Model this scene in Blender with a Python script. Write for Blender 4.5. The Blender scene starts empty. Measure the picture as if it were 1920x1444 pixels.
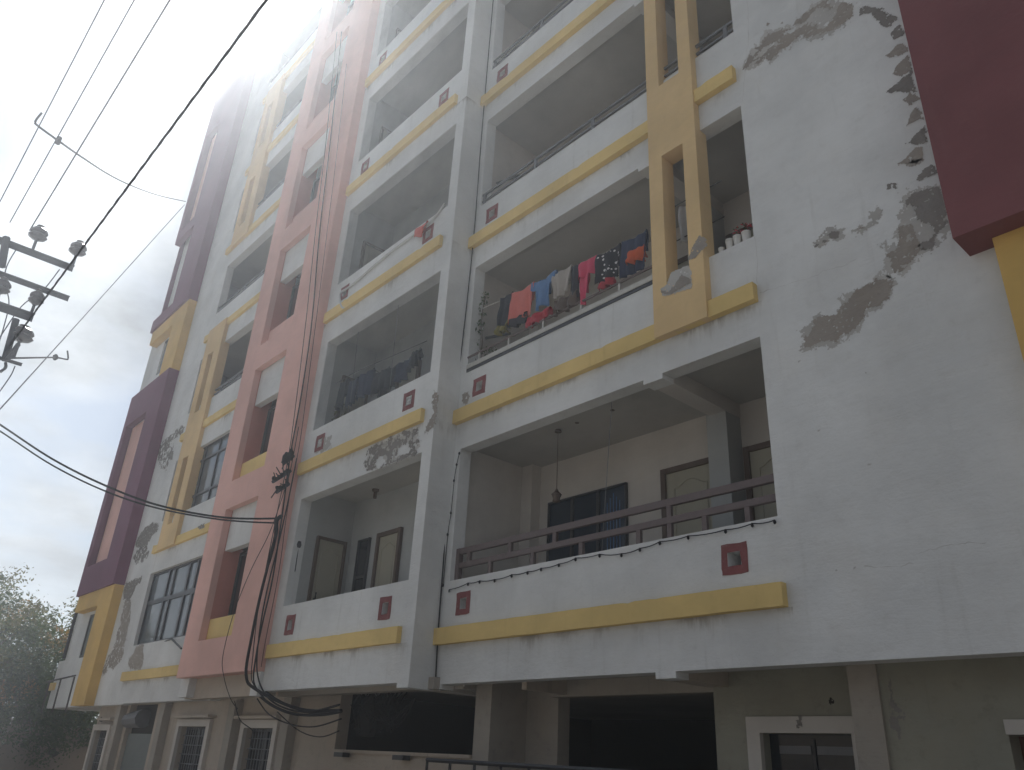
import bpy, bmesh, math, random
from mathutils import Vector, Matrix, noise

random.seed(7)
scene = bpy.context.scene
COL = scene.collection

# ---------------------------------------------------------------- camera
cam_data = bpy.data.cameras.new("camera")
cam = bpy.data.objects.new("camera", cam_data)
COL.objects.link(cam)
cam_data.sensor_width = 36.0
cam_data.lens = 36.0 * 1493.94 / 1920.0
cam_data.clip_start = 0.05
cam_data.clip_end = 3000.0
cam.matrix_world = Matrix(((0.670487, 0.290225, 0.682801, 0.0),
                           (0.740297, -0.322562, -0.589842, -6.42),
                           (0.049059, 0.900957, -0.431126, 1.6),
                           (0, 0, 0, 1)))
scene.camera = cam

# ---------------------------------------------------------------- light
SUN_DIR = Vector((-0.612, 0.188, 0.768)).normalized()
world = bpy.data.worlds.new("World")
scene.world = world
world.use_nodes = True
wn, wl = world.node_tree.nodes, world.node_tree.links
wn.clear()
w_out = wn.new("ShaderNodeOutputWorld")
w_bg = wn.new("ShaderNodeBackground")
w_bg.inputs["Strength"].default_value = 0.05
sky = wn.new("ShaderNodeTexSky")
sky.sky_type = 'NISHITA'
sky.sun_disc = False
sky.sun_elevation = math.asin(SUN_DIR.z)
sky.sun_rotation = math.atan2(SUN_DIR.x, SUN_DIR.y) % (2 * math.pi)
sky.air_density = 1.0
sky.dust_density = 0.6
sky.ozone_density = 1.0
w_tc = wn.new("ShaderNodeTexCoord")
w_sep = wn.new("ShaderNodeSeparateXYZ")
wl.new(w_tc.outputs["Generated"], w_sep.inputs[0])


def wmath(op, a, b=None, clamp=False):
    n = wn.new("ShaderNodeMath")
    n.operation = op
    n.use_clamp = clamp
    for i, v in enumerate((a, b)):
        if v is None:
            continue
        if isinstance(v, (int, float)):
            n.inputs[i].default_value = v
        else:
            wl.new(v, n.inputs[i])
    return n.outputs[0]


# clouds live on a flat layer overhead: project the direction on it
zc = wmath('MAXIMUM', w_sep.outputs[2], 0.0)
zc = wmath('ADD', zc, 0.16)
cu = wmath('DIVIDE', w_sep.outputs[0], zc)
cv = wmath('DIVIDE', w_sep.outputs[1], zc)
w_comb = wn.new("ShaderNodeCombineXYZ")
CLOUD_SHIFT = (0.0, 0.0)
cu = wmath('ADD', cu, CLOUD_SHIFT[0])
cv = wmath('ADD', cv, CLOUD_SHIFT[1])
wl.new(cu, w_comb.inputs[0])
wl.new(cv, w_comb.inputs[1])
cn1 = wn.new("ShaderNodeTexNoise")
cn1.inputs["Scale"].default_value = 1.5
cn1.inputs["Detail"].default_value = 7.0
cn1.inputs["Roughness"].default_value = 0.52
cn1.inputs["Distortion"].default_value = 0.35
wl.new(w_comb.outputs[0], cn1.inputs["Vector"])
cr = wn.new("ShaderNodeValToRGB")
cr.color_ramp.elements[0].position = 0.42
cr.color_ramp.elements[1].position = 0.60
cr.color_ramp.elements[0].color = (0.05, 0.05, 0.05, 1)
cr.color_ramp.elements[1].color = (1, 1, 1, 1)
wl.new(cn1.outputs["Fac"], cr.inputs[0])
cn2 = wn.new("ShaderNodeTexNoise")
cn2.inputs["Scale"].default_value = 1.9
cn2.inputs["Detail"].default_value = 6.0
cn2.inputs["Roughness"].default_value = 0.55
wl.new(w_comb.outputs[0], cn2.inputs["Vector"])
shade = wmath("MULTIPLY", cn2.outputs["Fac"], 4.4)
shade = wmath("ADD", shade, -1.25)
# thin cloud scatters the sunlight forward: brighter towards the sun
w_dot = wn.new("ShaderNodeVectorMath")
w_dot.operation = 'DOT_PRODUCT'
w_nrm = wn.new("ShaderNodeVectorMath")
w_nrm.operation = 'NORMALIZE'
wl.new(w_tc.outputs["Generated"], w_nrm.inputs[0])
wl.new(w_nrm.outputs[0], w_dot.inputs[0])
w_dot.inputs[1].default_value = SUN_DIR
d0 = wmath('MAXIMUM', w_dot.outputs["Value"], 0.0)
g1 = wmath('MULTIPLY', wmath('POWER', d0, 14.0), 0.0)
g2 = wmath('MULTIPLY', wmath('POWER', d0, 90.0), 1.0)
glow = wmath('ADD', wmath('ADD', g1, g2), 1.0)
shade = wmath("MAXIMUM", shade, 0.2)
bright = wmath('MULTIPLY', shade, glow)
w_cc = wn.new("ShaderNodeCombineXYZ")
wl.new(wmath("MULTIPLY", bright, 6.0), w_cc.inputs[0])
wl.new(wmath('MULTIPLY', bright, 6.3), w_cc.inputs[1])
wl.new(wmath('MULTIPLY', bright, 6.6), w_cc.inputs[2])
w_mix = wn.new("ShaderNodeMix")
w_mix.data_type = 'RGBA'
wl.new(cr.outputs[0], w_mix.inputs[0])
wl.new(sky.outputs[0], w_mix.inputs[6])
wl.new(w_cc.outputs[0], w_mix.inputs[7])
wl.new(w_mix.outputs[2], w_bg.inputs["Color"])
wl.new(w_bg.outputs[0], w_out.inputs["Surface"])

sun_data = bpy.data.lights.new("sun", 'SUN')
sun_data.energy = 5.0
sun_data.angle = math.radians(0.53)
sun_data.color = (1.0, 0.99, 0.975)
sun = bpy.data.objects.new("sun", sun_data)
sun.rotation_euler = SUN_DIR.to_track_quat('Z', 'Y').to_euler()
sun.location = (-40, 14, 60)
COL.objects.link(sun)

scene.view_settings.view_transform = 'Standard'
scene.view_settings.look = 'None'
scene.view_settings.gamma = 1.0
scene.view_settings.use_curve_mapping = False
scene.view_settings.exposure = 0.36
scene.render.engine = 'CYCLES'
scene.cycles.use_denoising = True
scene.cycles.max_bounces = 8
scene.cycles.diffuse_bounces = 4
scene.cycles.volume_bounces = 1
scene.cycles.transparent_max_bounces = 12
scene.cycles.sample_clamp_indirect = 6.0

# ---------------------------------------------------------------- materials
MATS = {}


def new_mat(name):
    m = bpy.data.materials.new(name)
    m.use_nodes = True
    nt = m.node_tree
    b = nt.nodes["Principled BSDF"]
    MATS[name] = m
    return m, nt, b


def N(nt, typ, **kw):
    n = nt.nodes.new(typ)
    for k, v in kw.items():
        if k in n.inputs:
            n.inputs[k].default_value = v
        else:
            setattr(n, k, v)
    return n


def mth(nt, op, a, b=None, c=None, clamp=False):
    n = nt.nodes.new("ShaderNodeMath")
    n.operation = op
    n.use_clamp = clamp
    for i, v in enumerate((a, b, c)):
        if v is None:
            continue
        if isinstance(v, (int, float)):
            n.inputs[i].default_value = v
        else:
            nt.links.new(v, n.inputs[i])
    return n.outputs[0]


def mixc(nt, fac, a, b):
    n = nt.nodes.new("ShaderNodeMix")
    n.data_type = 'RGBA'
    if isinstance(fac, (int, float)):
        n.inputs[0].default_value = fac
    else:
        nt.links.new(fac, n.inputs[0])
    for i, v in ((6, a), (7, b)):
        if isinstance(v, tuple):
            n.inputs[i].default_value = (*v, 1)
        else:
            nt.links.new(v, n.inputs[i])
    return n.outputs[2]


def ramp(nt, val, p0, p1):
    n = nt.nodes.new("ShaderNodeMapRange")
    n.interpolation_type = 'SMOOTHSTEP'
    n.inputs[1].default_value = p0
    n.inputs[2].default_value = p1
    nt.links.new(val, n.inputs[0])
    return n.outputs[0]


def plaster(name, col, dirt=(0.30, 0.27, 0.22), amount=0.5, rough=0.85, bump=0.5, bands=None, scale=1.0):
    """painted render: blotchy tone, thin vertical dirt runs, fine trowel relief"""
    m, nt, b = new_mat(name)
    L = nt.links
    geo = N(nt, "ShaderNodeNewGeometry")
    pos = geo.outputs["Position"]
    n1 = N(nt, "ShaderNodeTexNoise", Scale=0.55 * scale, Detail=6.0, Roughness=0.6)
    L.new(pos, n1.inputs["Vector"])
    n2 = N(nt, "ShaderNodeTexNoise", Scale=7.0 * scale, Detail=8.0, Roughness=0.7)
    L.new(pos, n2.inputs["Vector"])
    mp = N(nt, "ShaderNodeMapping")
    mp.inputs["Scale"].default_value = (7.0, 7.0, 0.55)
    L.new(pos, mp.inputs["Vector"])
    n3 = N(nt, "ShaderNodeTexNoise", Scale=1.0, Detail=6.0, Roughness=0.65)
    L.new(mp.outputs[0], n3.inputs["Vector"])
    light = tuple(min(1.0, c * 1.07) for c in col)
    dark = tuple(c * 0.82 for c in col)
    base = mixc(nt, ramp(nt, n1.outputs["Fac"], 0.3, 0.7), dark, light)
    f2 = mth(nt, 'MULTIPLY', ramp(nt, n2.outputs["Fac"], 0.52, 0.82), amount * 0.5)
    base = mixc(nt, f2, base, dirt)
    f3 = mth(nt, 'MULTIPLY', ramp(nt, n3.outputs["Fac"], 0.56, 0.80), amount * 0.55)
    base = mixc(nt, f3, base, dirt)
    # brush and trowel marks, mostly level
    mpb = N(nt, "ShaderNodeMapping")
    mpb.inputs["Scale"].default_value = (2.6, 2.6, 13.0)
    mpb.inputs["Rotation"].default_value = (0.0, 0.12, 0.0)
    L.new(pos, mpb.inputs["Vector"])
    nbr = N(nt, "ShaderNodeTexNoise", Scale=1.0, Detail=7.0, Roughness=0.68, Distortion=0.6)
    L.new(mpb.outputs[0], nbr.inputs["Vector"])
    brush = ramp(nt, nbr.outputs["Fac"], 0.30, 0.70)
    base = mixc(nt, mth(nt, 'MULTIPLY', brush, 0.09), base, tuple(c * 0.62 for c in col))
    nw = N(nt, "ShaderNodeTexNoise", Scale=1.4 * scale, Detail=5.0, Roughness=0.6)
    L.new(pos, nw.inputs["Vector"])
    base = mixc(nt, mth(nt, 'MULTIPLY', ramp(nt, nw.outputs["Fac"], 0.45, 0.75), 0.30 * amount), base, (col[0] * 0.92, col[1] * 0.84, col[2] * 0.74))
    if bands:
        z0, pitch, x0, x1, reach = bands
        sp = N(nt, "ShaderNodeSeparateXYZ")
        L.new(pos, sp.inputs[0])
        k = mth(nt, 'DIVIDE', mth(nt, 'SUBTRACT', z0, sp.outputs[2]), pitch)
        below = mth(nt, 'MULTIPLY', mth(nt, 'FRACT', k), pitch)
        fade = mth(nt, 'SUBTRACT', 1.0, mth(nt, 'DIVIDE', below, reach), clamp=True)
        mp2 = N(nt, "ShaderNodeMapping")
        mp2.inputs["Scale"].default_value = (11.0, 11.0, 1.6)
        L.new(pos, mp2.inputs["Vector"])
        n4 = N(nt, "ShaderNodeTexNoise", Scale=1.0, Detail=5.0, Roughness=0.7)
        L.new(mp2.outputs[0], n4.inputs["Vector"])
        n5 = N(nt, "ShaderNodeTexNoise", Scale=2.1, Detail=4.0)
        L.new(pos, n5.inputs["Vector"])
        st = mth(nt, 'MULTIPLY', ramp(nt, mth(nt, 'ADD', n4.outputs["Fac"], mth(nt, 'MULTIPLY', mth(nt, 'POWER', fade, 4.0), 0.22)), 0.46, 0.72), mth(nt, 'POWER', fade, 1.4))
        st = mth(nt, 'MULTIPLY', st, ramp(nt, n5.outputs["Fac"], 0.44, 0.66))
        inx = mth(nt, 'MULTIPLY', mth(nt, 'GREATER_THAN', sp.outputs[0], x0), mth(nt, 'LESS_THAN', sp.outputs[0], x1))
        st = mth(nt, 'MULTIPLY', st, inx)
        base = mixc(nt, mth(nt, 'MULTIPLY', st, 0.6), base, (0.16, 0.12, 0.08))
    L.new(base, b.inputs["Base Color"])
    b.inputs["Roughness"].default_value = rough
    b.inputs["Specular IOR Level"].default_value = 0.25
    nb = N(nt, "ShaderNodeTexNoise", Scale=38.0, Detail=5.0, Roughness=0.6)
    L.new(pos, nb.inputs["Vector"])
    nb2 = N(nt, "ShaderNodeTexNoise", Scale=4.0, Detail=4.0, Roughness=0.6)
    L.new(pos, nb2.inputs["Vector"])
    h = mth(nt, 'ADD', mth(nt, 'MULTIPLY', nb.outputs["Fac"], 0.35), mth(nt, 'MULTIPLY', nb2.outputs["Fac"], 1.6))
    h = mth(nt, 'ADD', h, mth(nt, 'MULTIPLY', nbr.outputs["Fac"], 0.7))
    bp = N(nt, "ShaderNodeBump", Strength=bump, Distance=0.02)
    L.new(h, bp.inputs["Height"])
    L.new(bp.outputs[0], b.inputs["Normal"])
    return m


def simple(name, col, rough=0.6, var=0.12, scale=9.0, metal=0.0, bump=0.0, spec=0.5):
    m, nt, b = new_mat(name)
    L = nt.links
    geo = N(nt, "ShaderNodeNewGeometry")
    n1 = N(nt, "ShaderNodeTexNoise", Scale=scale, Detail=5.0, Roughness=0.6)
    L.new(geo.outputs["Position"], n1.inputs["Vector"])
    base = mixc(nt, n1.outputs["Fac"], tuple(c * (1 - var) for c in col), tuple(min(1, c * (1 + var)) for c in col))
    L.new(base, b.inputs["Base Color"])
    b.inputs["Roughness"].default_value = rough
    b.inputs["Metallic"].default_value = metal
    b.inputs["Specular IOR Level"].default_value = spec
    if bump:
        bp = N(nt, "ShaderNodeBump", Strength=bump, Distance=0.01)
        L.new(n1.outputs["Fac"], bp.inputs["Height"])
        L.new(bp.outputs[0], b.inputs["Normal"])
    return m


WHITE = (0.74, 0.74, 0.725)
plaster("white_wall", WHITE, amount=0.42, bands=(2.95, 3.07, -12.6, -3.6, 0.30))
plaster("white_wall_far", WHITE, amount=0.45, bands=(2.94, 3.02, -21.0, -15.0, 0.28))
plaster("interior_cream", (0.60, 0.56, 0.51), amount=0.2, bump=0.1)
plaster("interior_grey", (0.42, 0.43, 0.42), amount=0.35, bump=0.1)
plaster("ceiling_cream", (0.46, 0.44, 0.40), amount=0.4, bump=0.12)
plaster("beige_wall", (0.49, 0.42, 0.345), dirt=(0.10, 0.095, 0.08), amount=0.8)
plaster("green_grey_wall", (0.33, 0.32, 0.26), dirt=(0.10, 0.10, 0.08), amount=1.0)
plaster("beige_pillar", (0.40, 0.36, 0.31), dirt=(0.10, 0.09, 0.08), amount=0.9)
plaster("yellow_paint", (0.82, 0.60, 0.24), dirt=(0.35, 0.22, 0.08), amount=0.35, bump=0.15)
plaster("yellow_tower", (0.72, 0.47, 0.15), dirt=(0.38, 0.22, 0.08), amount=0.3, bump=0.15)
plaster("peach_column", (0.80, 0.57, 0.29), dirt=(0.40, 0.28, 0.16), amount=0.35, bump=0.15)
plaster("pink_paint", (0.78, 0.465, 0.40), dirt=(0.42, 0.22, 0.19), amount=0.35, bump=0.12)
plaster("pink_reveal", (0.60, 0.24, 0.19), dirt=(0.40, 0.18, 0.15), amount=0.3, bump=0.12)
plaster("maroon_paint", (0.22, 0.085, 0.09), dirt=(0.30, 0.16, 0.15), amount=0.30, bump=0.35)
plaster("maroon_hazed", (0.20, 0.075, 0.125), dirt=(0.20, 0.12, 0.14), amount=0.3, bump=0.2)  # maroon of the corner box, tinted bluish in its colour for hazy distance
plaster("vent_red", (0.25, 0.085, 0.085), dirt=(0.55, 0.50, 0.47), amount=0.7, bump=0.1, scale=2.5)
plaster("bare_render", (0.37, 0.33, 0.29), dirt=(0.12, 0.115, 0.11), amount=0.9, bump=0.9, rough=0.95, scale=1.8)
plaster("bare_render_dark", (0.27, 0.25, 0.23), dirt=(0.08, 0.08, 0.08), amount=0.9, bump=0.9, rough=0.95, scale=1.8)
plaster("patched_render", (0.52, 0.50, 0.47), dirt=(0.34, 0.32, 0.29), amount=0.8, bump=0.7, scale=1.6)
plaster("roof_cement", (0.30, 0.29, 0.27), amount=0.6)
plaster("boundary_plaster", (0.24, 0.19, 0.15), dirt=(0.07, 0.05, 0.04), amount=0.9)
plaster("far_wall_red", (0.20, 0.09, 0.07), dirt=(0.06, 0.04, 0.04), amount=0.8)
simple("rail_brown", (0.14, 0.105, 0.10), 0.55, 0.25, 14)
simple("rail_grey", (0.14, 0.14, 0.145), 0.5, 0.2, 14)
simple("rail_white", (0.50, 0.48, 0.44), 0.5, 0.2, 14)
simple("dark_frame", (0.035, 0.037, 0.042), 0.45, 0.2, 8)
simple("brown_frame", (0.10, 0.065, 0.045), 0.5, 0.3, 12)
simple("door_cream", (0.36, 0.335, 0.255), 0.5, 0.08, 3)
simple("black_metal", (0.02, 0.02, 0.022), 0.5, 0.2, 10)
simple("rusty_metal", (0.06, 0.045, 0.04), 0.7, 0.4, 12)
simple("pole_steel", (0.045, 0.045, 0.062), 0.85, 0.3, 9, spec=0.1)
simple("pole_concrete", (0.30, 0.29, 0.27), 0.9, 0.2, 9)
simple("porcelain", (0.07, 0.06, 0.07), 0.3, 0.3, 20)
simple("cable_black", (0.03, 0.029, 0.031), 0.95, 0.2, 9, spec=0.03)
simple("hall_shade_black", (0.008, 0.008, 0.008), 0.9, 0.3, 9)
simple("cable_red", (0.12, 0.035, 0.035), 0.55, 0.2, 9)
simple("shutter_grey", (0.17, 0.19, 0.18), 0.5, 0.15, 6)
simple("cloth_dark", (0.028, 0.032, 0.042), 0.95, 0.3, 20)
simple("cloth_navy", (0.030, 0.042, 0.085), 0.95, 0.3, 20)
simple("cloth_salmon", (0.62, 0.16, 0.13), 0.95, 0.12, 20)
simple("cloth_blue", (0.10, 0.20, 0.38), 0.95, 0.2, 20)
simple("cloth_beige", (0.40, 0.36, 0.32), 0.95, 0.12, 20)
simple("cloth_pink", (0.62, 0.07, 0.14), 0.95, 0.12, 20)
simple("cloth_red", (0.45, 0.04, 0.06), 0.95, 0.2, 20)
simple("cloth_orange", (0.60, 0.11, 0.035), 0.95, 0.15, 20)
simple("cloth_white", (0.55, 0.54, 0.53), 0.95, 0.1, 20)
simple("bucket_white", (0.62, 0.60, 0.56), 0.4, 0.08, 10)
simple("terracotta", (0.30, 0.10, 0.055), 0.8, 0.2, 12)
simple("plastic_white", (0.55, 0.55, 0.54), 0.4, 0.08, 10)
simple("leaf_yellow", (0.20, 0.17, 0.035), 0.7, 0.4, 3, bump=0)
simple("soil_shade_dark", (0.03, 0.025, 0.02), 0.95, 0.3, 10)


def polka():
    m, nt, b = new_mat("cloth_polka")
    geo = N(nt, "ShaderNodeNewGeometry")
    v = N(nt, "ShaderNodeTexVoronoi", Scale=15.0, Randomness=0.55)
    nt.links.new(geo.outputs["Position"], v.inputs["Vector"])
    f = mth(nt, 'LESS_THAN', v.outputs["Distance"], 0.27)
    nt.links.new(mixc(nt, f, (0.022, 0.022, 0.03), (0.62, 0.6, 0.6)), b.inputs["Base Color"])
    b.inputs["Roughness"].default_value = 0.95


polka()


def glass(name, col, rough=0.06):
    m, nt, b = new_mat(name)
    geo = N(nt, "ShaderNodeNewGeometry")
    n1 = N(nt, "ShaderNodeTexNoise", Scale=1.1, Detail=3.0)
    nt.links.new(geo.outputs["Position"], n1.inputs["Vector"])
    nt.links.new(mixc(nt, n1.outputs["Fac"], tuple(c * 0.6 for c in col), tuple(c * 1.5 for c in col)), b.inputs["Base Color"])
    b.inputs["Roughness"].default_value = rough
    b.inputs["IOR"].default_value = 1.5
    bp = N(nt, "ShaderNodeBump", Strength=0.06, Distance=0.05)
    nt.links.new(n1.outputs["Fac"], bp.inputs["Height"])
    nt.links.new(bp.outputs[0], b.inputs["Normal"])
    return m


glass("pane_tinted", (0.10, 0.12, 0.135))
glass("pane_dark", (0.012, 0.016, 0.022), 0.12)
glass("pane_blue", (0.012, 0.025, 0.045), 0.2)
glass("pane_grey", (0.17, 0.19, 0.19), 0.25)


def net_mat():
    """fine bird netting: threads far thinner than a pixel, so a part-clear grey sheet"""
    m, nt, b = new_mat("bird_net")
    geo = N(nt, "ShaderNodeNewGeometry")
    n1 = N(nt, "ShaderNodeTexNoise", Scale=2.0, Detail=3.0)
    nt.links.new(geo.outputs["Position"], n1.inputs["Vector"])
    b.inputs["Base Color"].default_value = (0.10, 0.115, 0.12, 1)
    b.inputs["Roughness"].default_value = 0.9
    tr = N(nt, "ShaderNodeBsdfTransparent")
    ms = N(nt, "ShaderNodeMixShader")
    nt.links.new(ramp(nt, n1.outputs["Fac"], -0.35, 2.6), ms.inputs[0])
    nt.links.new(tr.outputs[0], ms.inputs[1])
    nt.links.new(b.outputs[0], ms.inputs[2])
    nt.links.new(ms.outputs[0], nt.nodes["Material Output"].inputs[0])


net_mat()


def leaf_mat(name, c0, c1):
    m, nt, b = new_mat(name)
    oi = N(nt, "ShaderNodeNewGeometry")
    n1 = N(nt, "ShaderNodeTexNoise", Scale=0.9, Detail=3.0)
    nt.links.new(oi.outputs["Position"], n1.inputs["Vector"])
    r = mth(nt, 'MULTIPLY_ADD', oi.outputs["Random Per Island"], 0.5, mth(nt, 'MULTIPLY', n1.outputs["Fac"], 0.5))
    nt.links.new(mixc(nt, ramp(nt, r, 0.25, 0.75), c0, c1), b.inputs["Base Color"])
    b.inputs["Roughness"].default_value = 0.55
    b.inputs["Specular IOR Level"].default_value = 0.3
    b.inputs["Transmission Weight"].default_value = 0.0
    b.inputs["Subsurface Weight"].default_value = 0.0
    tr = N(nt, "ShaderNodeBsdfTranslucent")
    tr.inputs["Color"].default_value = (c1[0] * 1.2, c1[1] * 1.3, c1[2], 1)
    ms = N(nt, "ShaderNodeMixShader")
    ms.inputs[0].default_value = 0.2
    out = nt.nodes["Material Output"]
    nt.links.new(b.outputs[0], ms.inputs[1])
    nt.links.new(tr.outputs[0], ms.inputs[2])
    nt.links.new(ms.outputs[0], out.inputs[0])


leaf_mat("leaf_green", (0.012, 0.034, 0.004), (0.055, 0.090, 0.012))
leaf_mat("leaf_olive", (0.045, 0.048, 0.010), (0.15, 0.13, 0.025))
leaf_mat("leaf_dry", (0.12, 0.08, 0.03), (0.30, 0.17, 0.05))
simple("bark", (0.11, 0.085, 0.065), 0.9, 0.3, 12, bump=0.5)


def ground_mat():
    m, nt, b = new_mat("ground_dirt")
    geo = N(nt, "ShaderNodeNewGeometry")
    n1 = N(nt, "ShaderNodeTexNoise", Scale=0.4, Detail=8.0, Roughness=0.65)
    n2 = N(nt, "ShaderNodeTexNoise", Scale=14.0, Detail=6.0, Roughness=0.7)
    for n in (n1, n2):
        nt.links.new(geo.outputs["Position"], n.inputs["Vector"])
    c = mixc(nt, n1.outputs["Fac"], (0.20, 0.17, 0.135), (0.36, 0.31, 0.25))
    c = mixc(nt, mth(nt, 'MULTIPLY', n2.outputs["Fac"], 0.6), c, (0.20, 0.18, 0.15))
    nt.links.new(c, b.inputs["Base Color"])
    b.inputs["Roughness"].default_value = 0.95
    bp = N(nt, "ShaderNodeBump", Strength=0.5, Distance=0.03)
    nt.links.new(n2.outputs["Fac"], bp.inputs["Height"])
    nt.links.new(bp.outputs[0], b.inputs["Normal"])


ground_mat()
simple("road_pale_bounce", (0.33, 0.315, 0.285), 0.9, 0.2, 6, bump=0.4)  # unseen road, made this pale to bounce light onto walls and ceilings

# ---------------------------------------------------------------- mesh helpers
ORG = {}


class MB:
    def __init__(self):
        self.v, self.f, self.sm = [], [], False

    def box(self, x0, x1, y0, y1, z0, z1):
        i = len(self.v)
        x0, x1 = min(x0, x1), max(x0, x1)
        y0, y1 = min(y0, y1), max(y0, y1)
        z0, z1 = min(z0, z1), max(z0, z1)
        self.v += [(x0, y0, z0), (x1, y0, z0), (x1, y1, z0), (x0, y1, z0), (x0, y0, z1), (x1, y0, z1), (x1, y1, z1), (x0, y1, z1)]
        self.f += [tuple(i + k for k in q) for q in ((0, 3, 2, 1), (4, 5, 6, 7), (0, 1, 5, 4), (1, 2, 6, 5), (2, 3, 7, 6), (3, 0, 4, 7))]
        return self

    def quad(self, a, b, c, d):
        i = len(self.v)
        self.v += [a, b, c, d]
        self.f.append((i, i + 1, i + 2, i + 3))
        return self

    def tube(self, pts, r, n=6, cap=True):
        pts = [Vector(p) for p in pts]
        i0 = len(self.v)
        rs = r if isinstance(r, (list, tuple)) else [r] * len(pts)
        for k, p in enumerate(pts):
            t = (pts[min(k + 1, len(pts) - 1)] - pts[max(k - 1, 0)])
            if t.length < 1e-6:
                t = Vector((0, 0, 1))
            t.normalize()
            up = Vector((0, 0, 1)) if abs(t.z) < 0.9 else Vector((1, 0, 0))
            a = t.cross(up).normalized()
            b = t.cross(a)
            for j in range(n):
                an = 2 * math.pi * j / n
                self.v.append(tuple(p + (a * math.cos(an) + b * math.sin(an)) * rs[min(k, len(rs) - 1)]))
        for k in range(len(pts) - 1):
            for j in range(n):
                q = i0 + k * n
                self.f.append((q + j, q + (j + 1) % n, q + n + (j + 1) % n, q + n + j))
        if cap:
            self.f.append(tuple(i0 + j for j in range(n)))
            e = i0 + (len(pts) - 1) * n
            self.f.append(tuple(e + n - 1 - j for j in range(n)))
        return self

    def lathe(self, c, prof, n=16):
        """prof: (radius, z) rings about a vertical axis at c"""
        i0 = len(self.v)
        for r, z in prof:
            for j in range(n):
                an = 2 * math.pi * j / n
                self.v.append((c[0] + r * math.cos(an), c[1] + r * math.sin(an), c[2] + z))
        for k in range(len(prof) - 1):
            for j in range(n):
                q = i0 + k * n
                self.f.append((q + j, q + (j + 1) % n, q + n + (j + 1) % n, q + n + j))
        self.f.append(tuple(i0 + n - 1 - j for j in range(n)))
        e = i0 + (len(prof) - 1) * n
        self.f.append(tuple(e + j for j in range(n)))
        return self

    def make(self, name, mat, parent=None, label=None, bevel=0.0, smooth=False):
        o3 = ORG.get(parent.name, Vector((0, 0, 0))) if parent else Vector((0, 0, 0))
        me = bpy.data.meshes.new(name)
        me.from_pydata([tuple(Vector(v) - o3) for v in self.v], [], self.f)
        me.update()
        if bevel or smooth is None:
            bm = bmesh.new()
            bm.from_mesh(me)
            bmesh.ops.bevel(bm, geom=[e for e in bm.edges if e.calc_length() > bevel * 4], offset=bevel, segments=2, affect='EDGES', profile=0.6)
            bm.to_mesh(me)
            bm.free()
        me.materials.append(MATS[mat])
        if smooth:
            me.polygons.foreach_set("use_smooth", [True] * len(me.polygons))
        ob = bpy.data.objects.new(name, me)
        COL.objects.link(ob)
        if parent:
            ob.parent = parent
            ORG[ob.name] = o3
        if label:
            ob["label"] = label
        return ob


def rough_band(x0, x1, y0, y1, z0, z1, chip=0.012):
    """a hand-cast ledge: its arrises wander and are chipped here and there"""
    mb = MB()
    n = max(2, int((x1 - x0) / 0.09))
    for i in range(n + 1):
        x = x0 + (x1 - x0) * i / n
        w = 0.004 * noise.noise(Vector((x * 1.3, y0, z0)))
        for (y, z) in ((y1, z0), (y0, z0), (y0, z1), (y1, z1)):
            dy = dz = 0.0
            if y == y0:
                dy, dz = w + random.uniform(-.0015, .0015), w + random.uniform(-.0015, .0015)
                if random.random() < 0.05:
                    dy += random.uniform(0.3, 1) * chip
                    dz += (1 if z == z0 else -1) * random.uniform(0.3, 1) * chip
            mb.v.append((x, y + dy, z + dz))
    for i in range(n):
        a = i * 4
        for k in range(4):
            mb.f.append((a + k, a + (k + 1) % 4, a + 4 + (k + 1) % 4, a + 4 + k))
    mb.f.append((3, 2, 1, 0))
    mb.f.append((n * 4, n * 4 + 1, n * 4 + 2, n * 4 + 3))
    mb.f = [tuple(reversed(q)) for q in mb.f]
    return mb


def B(x0, x1, y0, y1, z0, z1):
    return MB().box(x0, x1, y0, y1, z0, z1)


def thing(name, label, cat, loc, group=None):
    o = bpy.data.objects.new(name, None)
    o.empty_display_size = 0.3
    o.location = loc
    COL.objects.link(o)
    o["label"] = label
    o["category"] = cat
    if group:
        o["group"] = group
    ORG[o.name] = Vector(loc)
    return o


def tag(o, label, cat, group=None):
    o["label"] = label
    o["category"] = cat
    if group:
        o["group"] = group
    return o


def base_origin(o):
    """put a one-mesh thing's origin at the base of its mesh"""
    vs = [v.co for v in o.data.vertices]
    c = Vector((sum(v.x for v in vs) / len(vs), sum(v.y for v in vs) / len(vs), min(v.z for v in vs)))
    o.data.transform(Matrix.Translation(-c))
    o.location = c
    return o


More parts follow.
